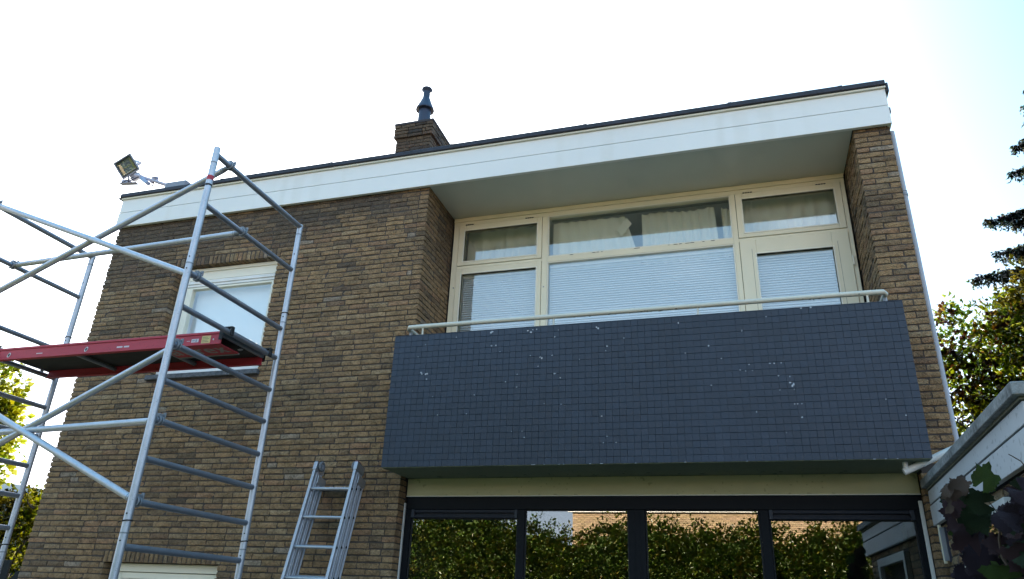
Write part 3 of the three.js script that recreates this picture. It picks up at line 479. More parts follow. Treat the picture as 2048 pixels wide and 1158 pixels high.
// ------------------------------------------------------------------ blinds and curtains
function blind(x0, x1, yTop, yBot, label, grp) {
  const g = group('venetian_blind', label, 'blind', [(x0 + x1) / 2, yTop, -0.80], grp), w = x1 - x0;
  mesh('head_rail', bx(-w / 2, w / 2, -0.028, 0, -0.014, 0.014, 0.002), M.blind, g);
  const sg = new THREE.BufferGeometry(), P = [], hw = 0.0134, th = 1.14;    // shallow curved slat, tilted nearly shut
  const prof = [-1, -0.35, 0.35, 1].map((t) => [t * hw, 0.0030 * (1 - t * t)]);
  for (let k = 0; k < 3; k++) for (const [a, b] of [[0, 1], [1, 0]].slice(0, 1)) { const [p, q] = [prof[k + a], prof[k + b]]; const rot = ([u, v]) => [u * Math.cos(th) - v * Math.sin(th), -(u * Math.sin(th)) - v * Math.cos(th)]; const [za, ya] = rot(p), [zb, yb] = rot(q); P.push(-w / 2, ya, za, w / 2, ya, za, w / 2, yb, zb, -w / 2, ya, za, w / 2, yb, zb, -w / 2, yb, zb); }
  sg.setAttribute('position', new THREE.Float32BufferAttribute(P, 3)); sg.computeVertexNormals(); sg.setAttribute('uv', new THREE.Float32BufferAttribute(new Float32Array(P.length / 3 * 2), 2));
  const n = Math.floor((yTop - 0.04 - yBot) / 0.0262);
  for (let i = 0; i < n; i++) { const m = mesh('slat', sg, M.blindslat, g); m.position.set(0, -0.045 - i * 0.0262, 0); m.rotation.x = rr(-0.012, 0.012); }
  mesh('bottom_rail', bx(-w / 2, w / 2, yBot - yTop - 0.02, yBot - yTop, -0.012, 0.012, 0.003), M.blind, g);
}
M.blindslat = std('white slats', 0.63, 0.66, 0.68, 0.42, { side: THREE.DoubleSide });
blind(-2.765, -1.91, 4.962, 3.2, 'narrow white venetian blind behind the lower left pane beside the brick reveal', 'venetian blinds');
blind(-1.78, 0.10, 4.992, 3.42, 'wide white venetian blind behind the big middle pane', 'venetian blinds');
blind(0.31, 1.01, 4.878, 3.3, 'white venetian blind behind the glass of the balcony door', 'venetian blinds');
{
  const b = group('roller_blind', 'closed pale roller blind behind the pane of the window over the red deck', 'blind', [-5.25, 4.83, -0.235]);
  mesh('roller', tube(V(-0.53, 0, 0), V(0.58, 0, 0), 0.018, 12), M.white, b);
  mesh('cloth', bx(-0.53, 0.58, -1.03, 0, 0.010, 0.0125), M.blindlight, b);
}
function curtain(x0, x1, top, yBot, z, folds, amp, label, seed, mat = M.curtain, edge = 0) {
  const r = rngOf(seed), nx = Math.ceil(folds * 10), ny = 10, P = [], idx = [], ph = r() * 6;
  const g = group('curtain', label, 'curtain', [(x0 + x1) / 2, yBot, z]);
  for (let j = 0; j <= ny; j++) for (let i = 0; i <= nx; i++) {
    const t = i / nx, s = j / ny, f = t * folds * 6.283 + ph + 0.8 * Math.sin(t * 9 + seed), x = x0 + (x1 - x0) * t + edge * (1 - s) * t;
    const yt = top(t) + 0.010 * Math.abs(Math.sin(f * 0.5)) - 0.006;
    const a = amp * (0.55 + 0.45 * (1 - s)) * (0.7 + 0.6 * vnoise(t * folds + seed, 0.5));
    P.push(x - (x0 + x1) / 2 + 0.3 * a * Math.cos(f), (yt - yBot) * s, a * Math.sin(f) + 0.006 * (vnoise(t * 30, s * 6 + seed) - 0.5));
  }
  for (let j = 0; j < ny; j++) for (let i = 0; i < nx; i++) { const a = j * (nx + 1) + i, b = a + 1, c = a + nx + 1, d = c + 1; idx.push(a, b, d, a, d, c); }
  const q = new THREE.BufferGeometry(); q.setAttribute('position', new THREE.Float32BufferAttribute(P, 3)); q.setIndex(idx); q.computeVertexNormals();
  const uv = []; for (let i = 0; i < P.length; i += 3) uv.push(P[i], P[i + 1]); q.setAttribute('uv', new THREE.Float32BufferAttribute(uv, 2));
  mesh('cloth', q, mat, g); return g;
}
M.curtain.side = THREE.DoubleSide;
{
  const g1 = curtain(-1.775, -0.98, (t) => 5.555 - 0.012 * t, 4.96, -0.88, 7, 0.012, 'cream curtain with a folded corner in the left half of the wide top pane', 3, M.curtain, 0.16);
  const flap = new THREE.BufferGeometry(); // turned-over corner of the cloth
  flap.setAttribute('position', new THREE.Float32BufferAttribute([0.419, 0.550, 0.03, 0.474, 0.462, 0.045, 0.371, 0.326, 0.05, 0.309, 0.412, 0.035], 3)); flap.setIndex([0, 2, 1, 0, 3, 2]); flap.computeVertexNormals(); flap.setAttribute('uv', new THREE.Float32BufferAttribute([0, 0, 0.1, 0, 0.1, 0.15, 0, 0.15], 2));
  mesh('folded_corner', flap, M.curtain, g1);
  curtain(-0.80, -0.055, (t) => 5.548 + 0.012 * Math.sin(t * 7), 4.96, -0.90, 9, 0.022, 'cream gathered curtain in the right half of the wide top pane', 8, M.curtain, 0.03);
  curtain(0.02, 0.11, (t) => 5.535 - 0.03 * t, 4.96, -0.91, 2, 0.016, 'narrow strip of cream curtain at the right end of the wide top pane', 12, M.curtain);
  curtain(-2.80, -1.86, () => 5.60, 4.96, -0.97, 6, 0.02, 'dim curtain behind the top left vent window', 15, M.curtain);
  curtain(0.17, 1.17, () => 5.60, 4.96, -0.93, 7, 0.02, 'grey-looking curtain behind the top right vent window', 19, M.curtain);
  const rl = mesh('curtain_rail', [bx(-1.8, 0.12, 5.60, 5.615, -0.93, -0.905)], M.steel, scene); tag(rl, 'thin curtain rail above the cream curtains', 'rail');
}

// ------------------------------------------------------------------ the low wing on the right
{
  const g = group('garden_wing', 'low flat-roofed wing with a pale boarded fascia at the right edge', 'house', [1.258, 0, 0]); g.rotation.y = -2.35 * RAD;
  const E1 = 2.50, dull = std('grey-white fascia board', 0.56, 0.56, 0.57, 0.6, { map: tx(texSpots, 0.5), bumpMap: tx(texGrain, 1), bumpScale: 0.001 });
  mesh('fascia_board', [bx(0, 0.03, 2.262, 2.398, 0.012, E1, 0.004), bx(0.0305, 4, 2.262, 2.398, E1 - 0.03, E1, 0.004)], dull, g);
  mesh('fascia_board', [bx(0.004, 0.03, 2.411, 2.500, 0.012, E1 - 0.003, 0.004), bx(0.0305, 4, 2.411, 2.500, E1 - 0.03, E1 - 0.004, 0.004)], dull, g);
  mesh('fascia_joint', [bx(0.012, 0.029, 2.3985, 2.4105, 0.012, E1 - 0.02)], M.rubber, g);
  mesh('trim_strip', [bx(-0.002, 0.03, 2.507, 2.519, 0.012, E1), bx(0.0305, 4, 2.507, 2.519, E1 - 0.03, E1 - 0.001)], std('weathered lath', 0.16, 0.16, 0.12, 0.8), g);
  mesh('roof_edge', [bx(-0.034, 0.20, 2.5195, 2.578, 0.012, E1 + 0.034, 0.007), bx(0.2005, 4, 2.5195, 2.578, E1 - 0.20, E1 + 0.034, 0.007)], M.conc, g);
  mesh('roof', bx(0.0505, 4, 2.30, 2.519, 0.012, E1 - 0.035), M.coping, g);
  const wall = mesh('wall', bx(0.049, 3.9, 0, 2.2995, 0.012, E1 - 0.05), M.mortar, g);
  mesh('under_board', bx(0.0305, 0.048, 2.262, 2.2985, 0.012, E1 - 0.05), M.darkwood, g);
  const r = rngOf(55), sp = [], tn = (c, q) => { const v = rr(0.75, 1.2, q), k = q(); const b = k < 0.25 ? [0.30, 0.17, 0.085] : [0.30, 0.215, 0.12]; return b.map((a) => a * v); };
  layFace(sp, { origin: V(0.040, 0, 0.014), u: V(0, 0, 1), n: V(-1, 0, 0), U: 2.42, y0: 0, y1: 2.24, holes: [[0.74, 1.9, 0.5, 2.2]], depth: 0.05, tint: tn }, r);
  const rest = [], vis = sp.map((b, i) => [b.c.y > 1.5 ? b.c.y - b.c.z : -9, i]).sort((a, b) => b[0] - a[0]).slice(0, 150).map((q) => q[1]), S = new Set(vis);
  sp.forEach((b, i) => { const q = brickMesh(b, r); if (S.has(i) && b.c.y > 1.5) mesh('brick', q, M.brick, wall); else rest.push(q); });
  mesh('brick_work', rest, M.brick, g, { kind: 'stuff' });
  const wf = part('window', g);
  mesh('frame', [bx(0.0, 0.045, 0.52, 2.19, 0.76, 0.83, 0.004), bx(0.0, 0.045, 0.52, 2.19, 1.83, 1.90, 0.004), bx(0.0, 0.045, 2.12, 2.19, 0.8305, 1.8295, 0.004), bx(0.0, 0.045, 0.52, 0.58, 0.8305, 1.8295, 0.004)], M.whitepl, wf);
  mesh('pane', bx(0.02, 0.026, 0.5805, 2.1195, 0.831, 1.829), M.glass, wf);
  // lamp fitting on the wing wall
  const l = group('wall_lamp', 'slim grey wall lamp on brackets under the wing fascia beside the garden doors', 'lamp', [1.262, 2.13, 0.17]); l.rotation.y = -2.35 * RAD;
  mesh('mounting_plate', bx(0.0, 0.036, 0.012, 0.088, -0.105, -0.025, 0.004), std('lamp plate', 0.26, 0.28, 0.32, 0.5), l);
  mesh('mounting_plate', bx(0.0, 0.036, -0.098, -0.022, -0.105, -0.025, 0.004), std('lamp plate', 0.26, 0.28, 0.32, 0.5), l);
  mesh('lamp_bar', bx(-0.012, 0.008, -0.125, 0.125, -0.018, 0.0, 0.003), M.cream, l); mesh('lamp_bar', bx(-0.010, 0.02, -0.11, 0.105, 0.012, 0.026, 0.003), M.zinc, l);
  mesh('lamp_back', bx(0.021, 0.034, -0.115, 0.11, -0.02, 0.03, 0.002), M.lampdark, l);
}

// ------------------------------------------------------------------ scaffold tower
const SX = -3.9, SXL = -6.42, ZN = 1.965, ZFAR = 0.70;
{
  const t = group('scaffold_tower', 'aluminium scaffold tower with rungs and diagonal braces in front of the left wall', 'scaffold', [0, 0, 0]);
  const rungs = [0.48, 0.76, 1.04, 1.32, 1.60, 1.884, 2.172, 2.456, 2.73, 3.01, 3.29, 3.585, 3.863, 4.458];
  const R = 0.0265;
  for (const [x, dy] of [[SX, 0], [SXL, -0.06]]) {
    for (const z of [ZN, ZFAR]) {
      const top = (z === ZN ? 4.985 : 4.945) + dy;
      for (const [a, b] of [[0.2, 1.965 + dy], [1.972 + dy, 3.925 + dy], [3.932 + dy, 4.835 + dy], [4.842 + dy, top]]) mesh('upright', tube(V(x, a, z), V(x, b, z), R), M.alu, t);
      const rings = []; for (const y of [1.9685, 3.9285, 4.8385]) rings.push(tube(V(x, y + dy - 0.005, z), V(x, y + dy + 0.005, z), R + 0.0016)); mesh('joint_ring', rings, M.steel, t);
      mesh('joint_sleeve', tube(V(x, 1.9 + dy, z), V(x, 1.958 + dy, z), R + 0.0008), M.alu, t);
      for (const y of z === ZN ? [2.045] : [2.03, 4.02]) { const c = [new THREE.TorusGeometry(R + 0.003, 0.0045, 6, 24).rotateX(Math.PI / 2).rotateZ(0.12).translate(x, y + dy, z).toNonIndexed(), tube(V(x - R, y + dy, z + 0.01), V(x - R - 0.028, y + dy - 0.012, z + 0.02), 0.003, 6)]; mesh('locking_clip', c, M.rubber, t); }
      const holes = []; for (const y of [1.92, 2.09, 3.88, 3.98, 4.62]) holes.push(new THREE.CylinderGeometry(0.006, 0.006, 0.004, 10).rotateX(Math.PI / 2).translate(x + 0.006, y + dy, z + R - 0.001).toNonIndexed()); mesh('pin_hole', holes, M.rubber, t);
      const w = part('castor', t); mesh('castor_fork', [tube(V(x, 0.14, z), V(x, 0.1995, z), 0.019), bx(x - 0.035, x - 0.028, 0.06, 0.15, z - 0.025, z + 0.025), bx(x + 0.028, x + 0.035, 0.06, 0.15, z - 0.025, z + 0.025)], M.steel, w); mesh('castor_wheel', tube(V(x - 0.022, 0.076, z), V(x + 0.022, 0.076, z), 0.075, 24), M.rubber, w);
    }
    for (const y of rungs) mesh('rung', tube(V(x, y + dy, ZN - R + 0.004), V(x, y + dy, ZFAR + R - 0.004), 0.0225), M.alurung, t);
    mesh('rung', tube(V(x, 4.925 + dy, ZN - R + 0.004), V(x, 4.925 + dy, ZFAR - 0.02), 0.0245), M.alurung, t);
  }
  // stickers on the near upright
  mesh('red_sticker', [tube(V(SX, 4.672, ZN), V(SX, 4.712, ZN), R + 0.0009)], M.red, t); mesh('dark_band', [tube(V(SX, 4.618, ZN), V(SX, 4.634, ZN), R + 0.0009)], M.rubber, t);
  const clamp = (p, dir, parent) => { // claw over the rung
    const g = [], d = dir.clone().normalize(), c = p.clone();
    g.push(new THREE.TorusGeometry(0.029, 0.0075, 8, 18, 4.4).rotateZ(-2.2).translate(c.x, c.y, c.z + 0.012).toNonIndexed(), new THREE.TorusGeometry(0.029, 0.0075, 8, 18, 4.4).rotateZ(-2.2).translate(c.x, c.y, c.z - 0.012).toNonIndexed());
    g.push(tube(c.clone().addScaledVector(d, 0.026), c.clone().addScaledVector(d, 0.085), 0.020, 12, 0.0255));
    g.push(bx(c.x - 0.018, c.x + 0.016, c.y + 0.024, c.y + 0.05, c.z - 0.022, c.z + 0.02, 0.006), bx(c.x + 0.004, c.x + 0.026, c.y + 0.02, c.y + 0.062, c.z - 0.035, c.z - 0.022, 0.004));
    mesh('clamp', g.map((q) => (q.index ? q.toNonIndexed() : q)), M.steel, parent);
  };
  const brace = (a, b) => { const p = part('brace', t), d = new THREE.Vector3().subVectors(b, a).normalize(); mesh('brace_tube', tube(a.clone().addScaledVector(d, 0.07), b.clone().addScaledVector(d, -0.07), 0.0245), M.alu, p); clamp(a, d, p); clamp(b, d.clone().negate(), p); };
  brace(V(SX, 4.925, 1.78), V(SXL, 3.80, 1.80));            // upper diagonal, rising to the right
  brace(V(SX, 3.863, 1.86), V(SXL, 4.865, 1.83));           // upper diagonal, falling to the right
  brace(V(SX, 4.458, 1.47), V(SXL, 4.398, 1.49));           // upper rail
  brace(V(SX, 3.29, 1.90), V(SXL, 2.112, 1.86));            // lower diagonals
  brace(V(SX, 2.172, 1.925), V(SXL, 3.23, 1.88));
  brace(V(SX, 2.73, 1.90), V(SXL, 2.67, 1.86));
}
// red platform
{
  const d = group('scaffold_deck', 'red-sided scaffold platform with dark plywood hung between the tower frames', 'platform', [0, 0, 0]);
  const x0 = -6.375, x1 = -3.955, zn = 1.385, zf = 0.83, y0 = 3.490, y1 = 3.590;
  for (const [z, s] of [[zn, 1], [zf, -1]]) mesh('side_rail', [bx(x0, x1, y0, y1, z - 0.004, z + 0.004, 0.001), bx(x0, x1, y1 - 0.014, y1 + 0.006, s > 0 ? z + 0.0045 : z - 0.013, s > 0 ? z + 0.013 : z - 0.0045, 0.003), bx(x0, x1, y0 - 0.004, y0 + 0.008, s > 0 ? z + 0.0045 : z - 0.011, s > 0 ? z + 0.011 : z - 0.0045, 0.002), bx(x0, x1, y0 - 0.004, y0 - 0.0005, s > 0 ? z - 0.03 : z + 0.0005, s > 0 ? z : z + 0.03)], M.red, d);
  mesh('plywood', bx(x0 + 0.01, x1 - 0.01, 3.562, 3.576, zf + 0.005, zn - 0.005), M.darkply, d);
  for (const x of [-5.56, -4.66]) mesh('cross_beam', [tube(V(x, 3.535, zf + 0.004), V(x, 3.535, zn - 0.004), 0.019, 14)], M.steel, d);
  mesh('hatch_board', [bx(-4.60, x1 - 0.03, 3.4985, 3.505, 1.11, zn - 0.0055)], M.red, d);
  mesh('hatch_edge', [bx(-4.60, x1 - 0.03, 3.492, 3.506, 1.098, 1.1095, 0.002)], M.steel, d);
  mesh('hatch_latch', [new THREE.SphereGeometry(0.021, 14, 8).scale(1.3, 0.35, 0.75).translate(-4.02, 3.556, 1.055).toNonIndexed()], M.holewhite, d);
  for (const [x, s] of [[x1, 1], [x0, -1]]) {
    mesh('end_beam', [bx(x - 0.014, x + 0.014, 3.55, 3.612, zf - 0.008, zn + 0.008, 0.004), bx(x - 0.02, x + 0.03 * s + 0.016, 3.6125, 3.622, zf - 0.008, zn + 0.008, 0.002)].map((g) => g), M.steel, d);
    for (const z of [zn - 0.01, zf + 0.01]) mesh('hook', [bx(Math.min(x, x + s * 0.082), Math.max(x, x + s * 0.082), 3.6225, 3.634, z - 0.018, z + 0.018, 0.004), bx(x + s * 0.083 - 0.006, x + s * 0.083 + 0.006, 3.556, 3.634, z - 0.018, z + 0.018, 0.004), bx(x - 0.018, x + 0.018, 3.52, 3.6095, z + (z > 1 ? 0.0235 : -0.0285), z + (z > 1 ? 0.0285 : -0.0235), 0.002)], M.rubber, d);
  }
  for (const x of [-6.22, -5.34, -4.41]) { const rim = new THREE.TorusGeometry(0.017, 0.0045, 8, 18).scale(0.8, 1.15, 0.6).rotateZ(-0.5).translate(x, 3.528, zn + 0.0055).toNonIndexed(); mesh('hand_hole', [new THREE.CircleGeometry(0.016, 16).scale(0.8, 1.15, 1).translate(x, 3.528, zn + 0.0048).toNonIndexed()], M.rubber, d); mesh('hole_rim', rim, M.holewhite, d); }
  for (const x of [-4.34, -4.03]) mesh('rivet', [new THREE.SphereGeometry(0.008, 10, 6).scale(1, 1, 0.5).translate(x, 3.53, zn + 0.005).toNonIndexed()], M.holewhite, d);
  mesh('warning_sticker', bx(-4.145, -4.06, 3.502, 3.566, zn + 0.0042, zn + 0.0056), M.yellowlab, d);
  const lines = []; for (let i = 0; i < 4; i++) lines.push(bx(-4.138, -4.075 - 0.012 * (i % 2), 3.512 + i * 0.013, 3.516 + i * 0.013, zn + 0.0057, zn + 0.006)); mesh('sticker_print', lines, std('sticker print', 0.16, 0.12, 0.06, 0.7), d);
  mesh('pale_sticker', [bx(-4.245, -4.175, 3.515, 3.545, zn + 0.0042, zn + 0.0054), bx(-4.29, -4.26, 3.527, 3.531, zn + 0.0042, zn + 0.0054), bx(-5.01, -4.95, 3.518, 3.532, zn + 0.0042, zn + 0.0054), bx(-4.935, -4.88, 3.518, 3.532, zn + 0.0042, zn + 0.0054), bx(-5.9, -5.83, 3.520, 3.528, zn + 0.0042, zn + 0.0054)], M.whitelab, d);
  mesh('sticker_mark', [bx(-4.205, -4.19, 3.519, 3.541, zn + 0.0055, zn + 0.006), bx(-4.238, -4.212, 3.525, 3.535, zn + 0.0055, zn + 0.006)], M.lampgrey, d);
  const font = await new FontLoader().loadAsync('fonts/droid/droid_sans_bold.typeface.json');
  const txg = new TextGeometry('altrex', { font, size: 0.145, depth: 0.0012, curveSegments: 4 }); txg.rotateX(Math.PI / 2); txg.translate(-4.59, 3.4984, 1.165);
  mesh('maker_lettering', txg, std('outline lettering', 0.30, 0.25, 0.23, 0.7), d);
}

// ------------------------------------------------------------------ ladder
{
  const L = group('extension_ladder', 'triple aluminium extension ladder leaning on the brick wall left of the balcony', 'ladder', [-3.505, 0.035, 0.80]); L.rotation.x = -13.6 * RAD; L.rotation.z = -0.012;
  const HW = 0.204;
  for (let s = 0; s < 3; s++) {
    const z = -0.072 * s, top = 2.80 - 0.05 * s;
    for (const k of [-1, 1]) {
      const x = k * HW, st = part('stile', L);
      mesh('stile_profile', [bx(x - 0.013, x + 0.013, 0.02, top, z + 0.018, z + 0.030, 0.003), bx(x - 0.013, x + 0.013, 0.02, top, z - 0.030, z - 0.018, 0.003), bx(x - k * 0.001 - 0.004, x - k * 0.001 + 0.004, 0.02, top - 0.001, z - 0.0175, z + 0.0175)], M.alu, st);
      const ends = []; for (let i = 0; i < 10; i++) ends.push(tube(V(x + k * 0.002, 0.26 + i * 0.2555 + s * 0.026, z), V(x + k * 0.009, 0.26 + i * 0.2555 + s * 0.026, z), 0.0105, 10)); mesh('rung_end', ends, M.rubber, st);
      mesh('foot', bx(x - 0.017, x + 0.017, 0, 0.05, z - 0.034, z + 0.034, 0.004), M.rubber, st);
    }
    for (let i = 0; i < 10; i++) { const y = 0.26 + i * 0.2555 + s * 0.026; mesh('rung', tube(V(-HW + 0.006, y, z), V(HW - 0.006, y, z), 0.0125, 14), M.alu, L); }
  }
  { const q = rngOf(44), sp = []; for (let i = 0; i < 26; i++) { const x = rr(-0.1, 0.14, q), a = rr(0.2, 1.6, q), g = new THREE.IcosahedronGeometry(rr(0.003, 0.007, q), 0); g.scale(rr(1, 2.2, q), 0.8, 0.8); g.translate(x, 0.26 + 9 * 0.2555 + Math.sin(a) * 0.0122, Math.cos(a) * 0.0122); sp.push(uvBox(g)); } mesh('paint_splash', sp, M.whitelab, L, { kind: 'stuff' }); }
  for (const k of [-1, 1]) {
    mesh('guide_bracket', [bx(k * HW - 0.018, k * HW + 0.018, 2.725, 2.80, -0.115, 0.035, 0.006)], M.alu, L);
    mesh('guide_bracket', [bx(k * HW - 0.0195, k * HW + 0.0195, 2.63, 2.705, -0.185, -0.042, 0.006)], M.alu, L);
    const w = part('wall_wheel', L), xw = k < 0 ? -HW + 0.038 : HW - 0.036;
    mesh('wheel_tyre', new THREE.TorusGeometry(0.032, 0.014, 10, 26).rotateY(Math.PI / 2).translate(xw, 2.775, -0.02).toNonIndexed(), std('grey wheel rubber', 0.15, 0.15, 0.16, 0.7), w);
    mesh('wheel_hub', [tube(V(xw - 0.008, 2.775, -0.02), V(xw + 0.008, 2.775, -0.02), 0.022, 16), tube(V(k * HW - k * 0.015, 2.775, -0.02), V(xw + k * -0.014, 2.775, -0.02), 0.007, 10)], M.lampgrey, w);
    mesh('end_cap', bx(k * HW - 0.016, k * HW + 0.016, 2.8005, 2.808, -0.036, 0.033, 0.003), k > 0 ? std('reddish end cap', 0.34, 0.16, 0.17, 0.6) : M.lampgrey, L);
  }
}

// ------------------------------------------------------------------ floodlight on the roof corner
{
  const g = group('floodlight', 'grey square floodlight tilted on a short arm above the left roof corner', 'lamp', [-6.46, 6.13, -0.04]);
  const P = (x, y, z) => V(x + 6.46, y - 6.13, z + 0.04);
  mesh('base_box', bx(0.0, 0.30, -0.036, 0.098, -0.07, 0.05, 0.008).applyMatrix4(new THREE.Matrix4().makeShear(0, 0, 0.16, 0, 0, 0)), M.lampgrey, g);
  mesh('arm', [tube(P(-6.42, 6.205, -0.04), P(-6.98, 6.425, 0.0), 0.021, 14), tube(P(-6.865, 6.38, -0.007), P(-6.905, 6.396, -0.004), 0.0245, 14)], std('painted arm', 0.42, 0.40, 0.48, 0.45), g);
  mesh('cable', pathTube([P(-6.44, 6.26, -0.02), P(-6.6, 6.315, 0), P(-6.78, 6.40, 0.01), P(-6.92, 6.44, 0.02)], 0.004, 24, 6), M.lampdark, g);
  // head: face towards the garden
  const h = part('lamp_head', g); h.position.copy(P(-7.125, 6.555, 0.03));
  const ex = V(0.205, 0.11, 0).normalize(), nrm = V(0.50, -0.30, 0.81); nrm.addScaledVector(ex, -nrm.dot(ex)).normalize();
  h.quaternion.setFromRotationMatrix(new THREE.Matrix4().makeBasis(ex, new THREE.Vector3().crossVectors(nrm, ex), nrm));
  const wx = 0.128, wy = 0.118, hs = new THREE.Shape([[-wx, -wy], [wx, -wy], [wx, wy], [-wx, wy]].map(([a, b]) => new THREE.Vector2(a, b)));
  const cone = new THREE.CylinderGeometry(0.158, 0.095, 0.075, 4, 1).rotateY(Math.PI / 4).rotateX(Math.PI / 2).translate(0, 0, -0.052).toNonIndexed();
  mesh('housing', [cone, bx(-0.05, 0.05, -0.045, 0.045, -0.13, -0.085, 0.008)], M.lampgrey, h);
  mesh('bezel', frameRing(-wx, wx, -wy, wy, -0.014, 0.012, 0.017, 0.017, 0.017, 0.017, 0.004), M.lampgrey, h);
  mesh('seal', frameRing(-wx + 0.0175, wx - 0.0175, -wy + 0.0175, wy - 0.0175, -0.012, 0.009, 0.008, 0.008, 0.008, 0.008, 0.002), M.lampdark, h);
  mesh('reflector', [bx(-0.09, 0.09, -0.08, -0.076, -0.03, -0.0125).applyMatrix4(new THREE.Matrix4().makeRotationX(-0.35)), bx(-0.088, -0.02, -0.07, 0.07, -0.034, -0.031).applyMatrix4(new THREE.Matrix4().makeRotationY(0.28)), bx(0.02, 0.088, -0.07, 0.07, -0.034, -0.031).applyMatrix4(new THREE.Matrix4().makeRotationY(-0.28)), bx(-0.055, 0.055, -0.009, 0.009, -0.024, -0.010, 0.006)], M.reflector, h);
  mesh('lamp_glass', bx(-wx + 0.0255, wx - 0.0255, -wy + 0.0255, wy - 0.0255, 0.001, 0.005), M.glass, h);
  mesh('bracket', [bx(-0.134, -0.1305, -0.02, 0.02, -0.10, 0.0, 0.001), bx(0.1305, 0.134, -0.02, 0.02, -0.10, 0.0, 0.001), bx(-0.134, 0.134, -0.02, 0.02, -0.1405, -0.1365, 0.001)], M.pvc, h);
  mesh('lower_housing', [bx(-0.045, 0.065, -0.195, -0.112, -0.09, -0.01, 0.01)], M.lampgrey, h);
  // second flat lamp seen edge-on below, clamp and sensor
  const s = part('lower_lamp', g);
  mesh('lamp_shell', [bx(-0.74, -0.47, 0.118, 0.128, 0.0, 0.06, 0.003).applyMatrix4(new THREE.Matrix4().makeRotationZ(-0.10)), bx(-0.72, -0.60, 0.1285, 0.175, 0.0, 0.055, 0.010).applyMatrix4(new THREE.Matrix4().makeRotationZ(-0.10))], std('lilac grey lamp shell', 0.34, 0.33, 0.42, 0.5), s);
  mesh('lamp_stay', [tube(P(-6.88, 6.40, 0.0), P(-7.0, 6.30, 0.05), 0.008, 8), tube(P(-7.08, 6.42, 0.0), P(-7.0, 6.30, 0.05), 0.008, 8), tube(P(-6.95, 6.36, 0.04), P(-7.1, 6.30, 0.05), 0.006, 8)], M.lampdark, s);
  mesh('clamp_arm', [bx(-0.46, -0.30, 0.13, 0.175, -0.02, 0.05, 0.012).applyMatrix4(new THREE.Matrix4().makeRotationZ(-0.62)).translate(-0.115, -0.165, 0.02)], std('pale blue bracket', 0.30, 0.38, 0.55, 0.5), s);
  mesh('motion_sensor', [bx(-0.26, -0.18, 0.192, 0.24, -0.02, 0.03, 0.010), bx(-0.275, -0.165, 0.164, 0.188, -0.02, 0.03, 0.006)], std('sensor case', 0.40, 0.37, 0.45, 0.5), g);
  mesh('sensor_bracket', tube(V(-0.22, 0.10, 0.01), V(-0.22, 0.157, 0.01), 0.01, 8), M.lampdark, g);
}

// ------------------------------------------------------------------ foliage
function leafGeo(spots, r) { // spots: {p, size, dir, tint, droop}
  const n = spots.length, P = new Float32Array(n * 12), C = new Float32Array(n * 12), N = new Float32Array(n * 12), I = new Uint32Array(n * 6), U = new Float32Array(n * 8), a = V(0, 0, 0), b = V(0, 0, 0), c = V(0, 0, 0);
  spots.forEach((s, i) => {
    a.copy(s.dir).normalize(); b.set(rr(-1, 1, r), rr(-1, 1, r), rr(-1, 1, r)).cross(a).normalize(); c.crossVectors(a, b);
    const l = s.size, w = s.size * (s.w || 0.34), f = s.size * 0.12, q = [[0, 0, 0], [0.45 * l, w, f], [l, 0, -0.1 * l], [0.45 * l, -w, f]];
    q.forEach(([x, y, z], k) => { const o = i * 12 + k * 3; P[o] = s.p.x + a.x * x + b.x * y + c.x * z; P[o + 1] = s.p.y + a.y * x + b.y * y + c.y * z; P[o + 2] = s.p.z + a.z * x + b.z * y + c.z * z; const kk = (k === 1 ? -0.3 : k === 3 ? 0.3 : 0); N[o] = c.x + b.x * kk; N[o + 1] = c.y + b.y * kk; N[o + 2] = c.z + b.z * kk; C[o] = s.tint[0]; C[o + 1] = s.tint[1]; C[o + 2] = s.tint[2]; });
    const e = i * 4; I.set([e, e + 1, e + 2, e, e + 2, e + 3], i * 6);
  });
  const g = new THREE.BufferGeometry(); g.setAttribute('position', new THREE.BufferAttribute(P, 3)); g.setAttribute('normal', new THREE.BufferAttribute(N, 3)); g.setAttribute('uv', new THREE.BufferAttribute(U, 2)); g.setAttribute('color', new THREE.BufferAttribute(C, 3)); g.setIndex(new THREE.BufferAttribute(I, 1)); return g;
}
const pick = (pal, r) => { const k = r() * pal.reduce((s, p) => s + p[0], 0); let a = 0; for (const p of pal) { a += p[0]; if (k <= a) { const v = rr(0.7, 1.3, r); return [p[1] * v, p[2] * v, p[3] * v]; } } return pal[0].slice(1); };
function blobLeaves(blobs, count, size, pal, r, opt = {}) {
  const out = [], tot = blobs.reduce((s, b) => s + b.r * b.r, 0);
  for (const b of blobs) {
    const n = Math.round(count * b.r * b.r / tot), twigs = Math.max(4, Math.round(n / 9));
    for (let t = 0; t < twigs; t++) {
      const d = V(rr(-1, 1, r), rr(-0.8, 1, r), rr(-1, 1, r)).normalize(), rad = b.r * Math.pow(r(), 0.38) * (0.75 + 0.5 * vnoise(d.x * 2.3 + b.c.x * 3, d.y * 2.3 + b.c.y * 3, d.z * 2.3 + 5));
      const q = b.c.clone().addScaledVector(d, rad); q.y = b.c.y + (q.y - b.c.y) * (b.sy || 1); const tone = pick(b.pal || pal, r);
      for (let k = 0; k < 9; k++) { const e = V(rr(-1, 1, r), rr(-1, 0.7, r), rr(-1, 1, r)).normalize().addScaledVector(d, 0.7); const v = rr(0.75, 1.25, r); out.push({ p: q.clone().addScaledVector(e, size * rr(0.2, 1.3, r)), size: size * rr(0.65, 1.3, r), w: opt.w, dir: e, tint: tone.map((x) => x * v) }); }
    }
  }
  return out;
}
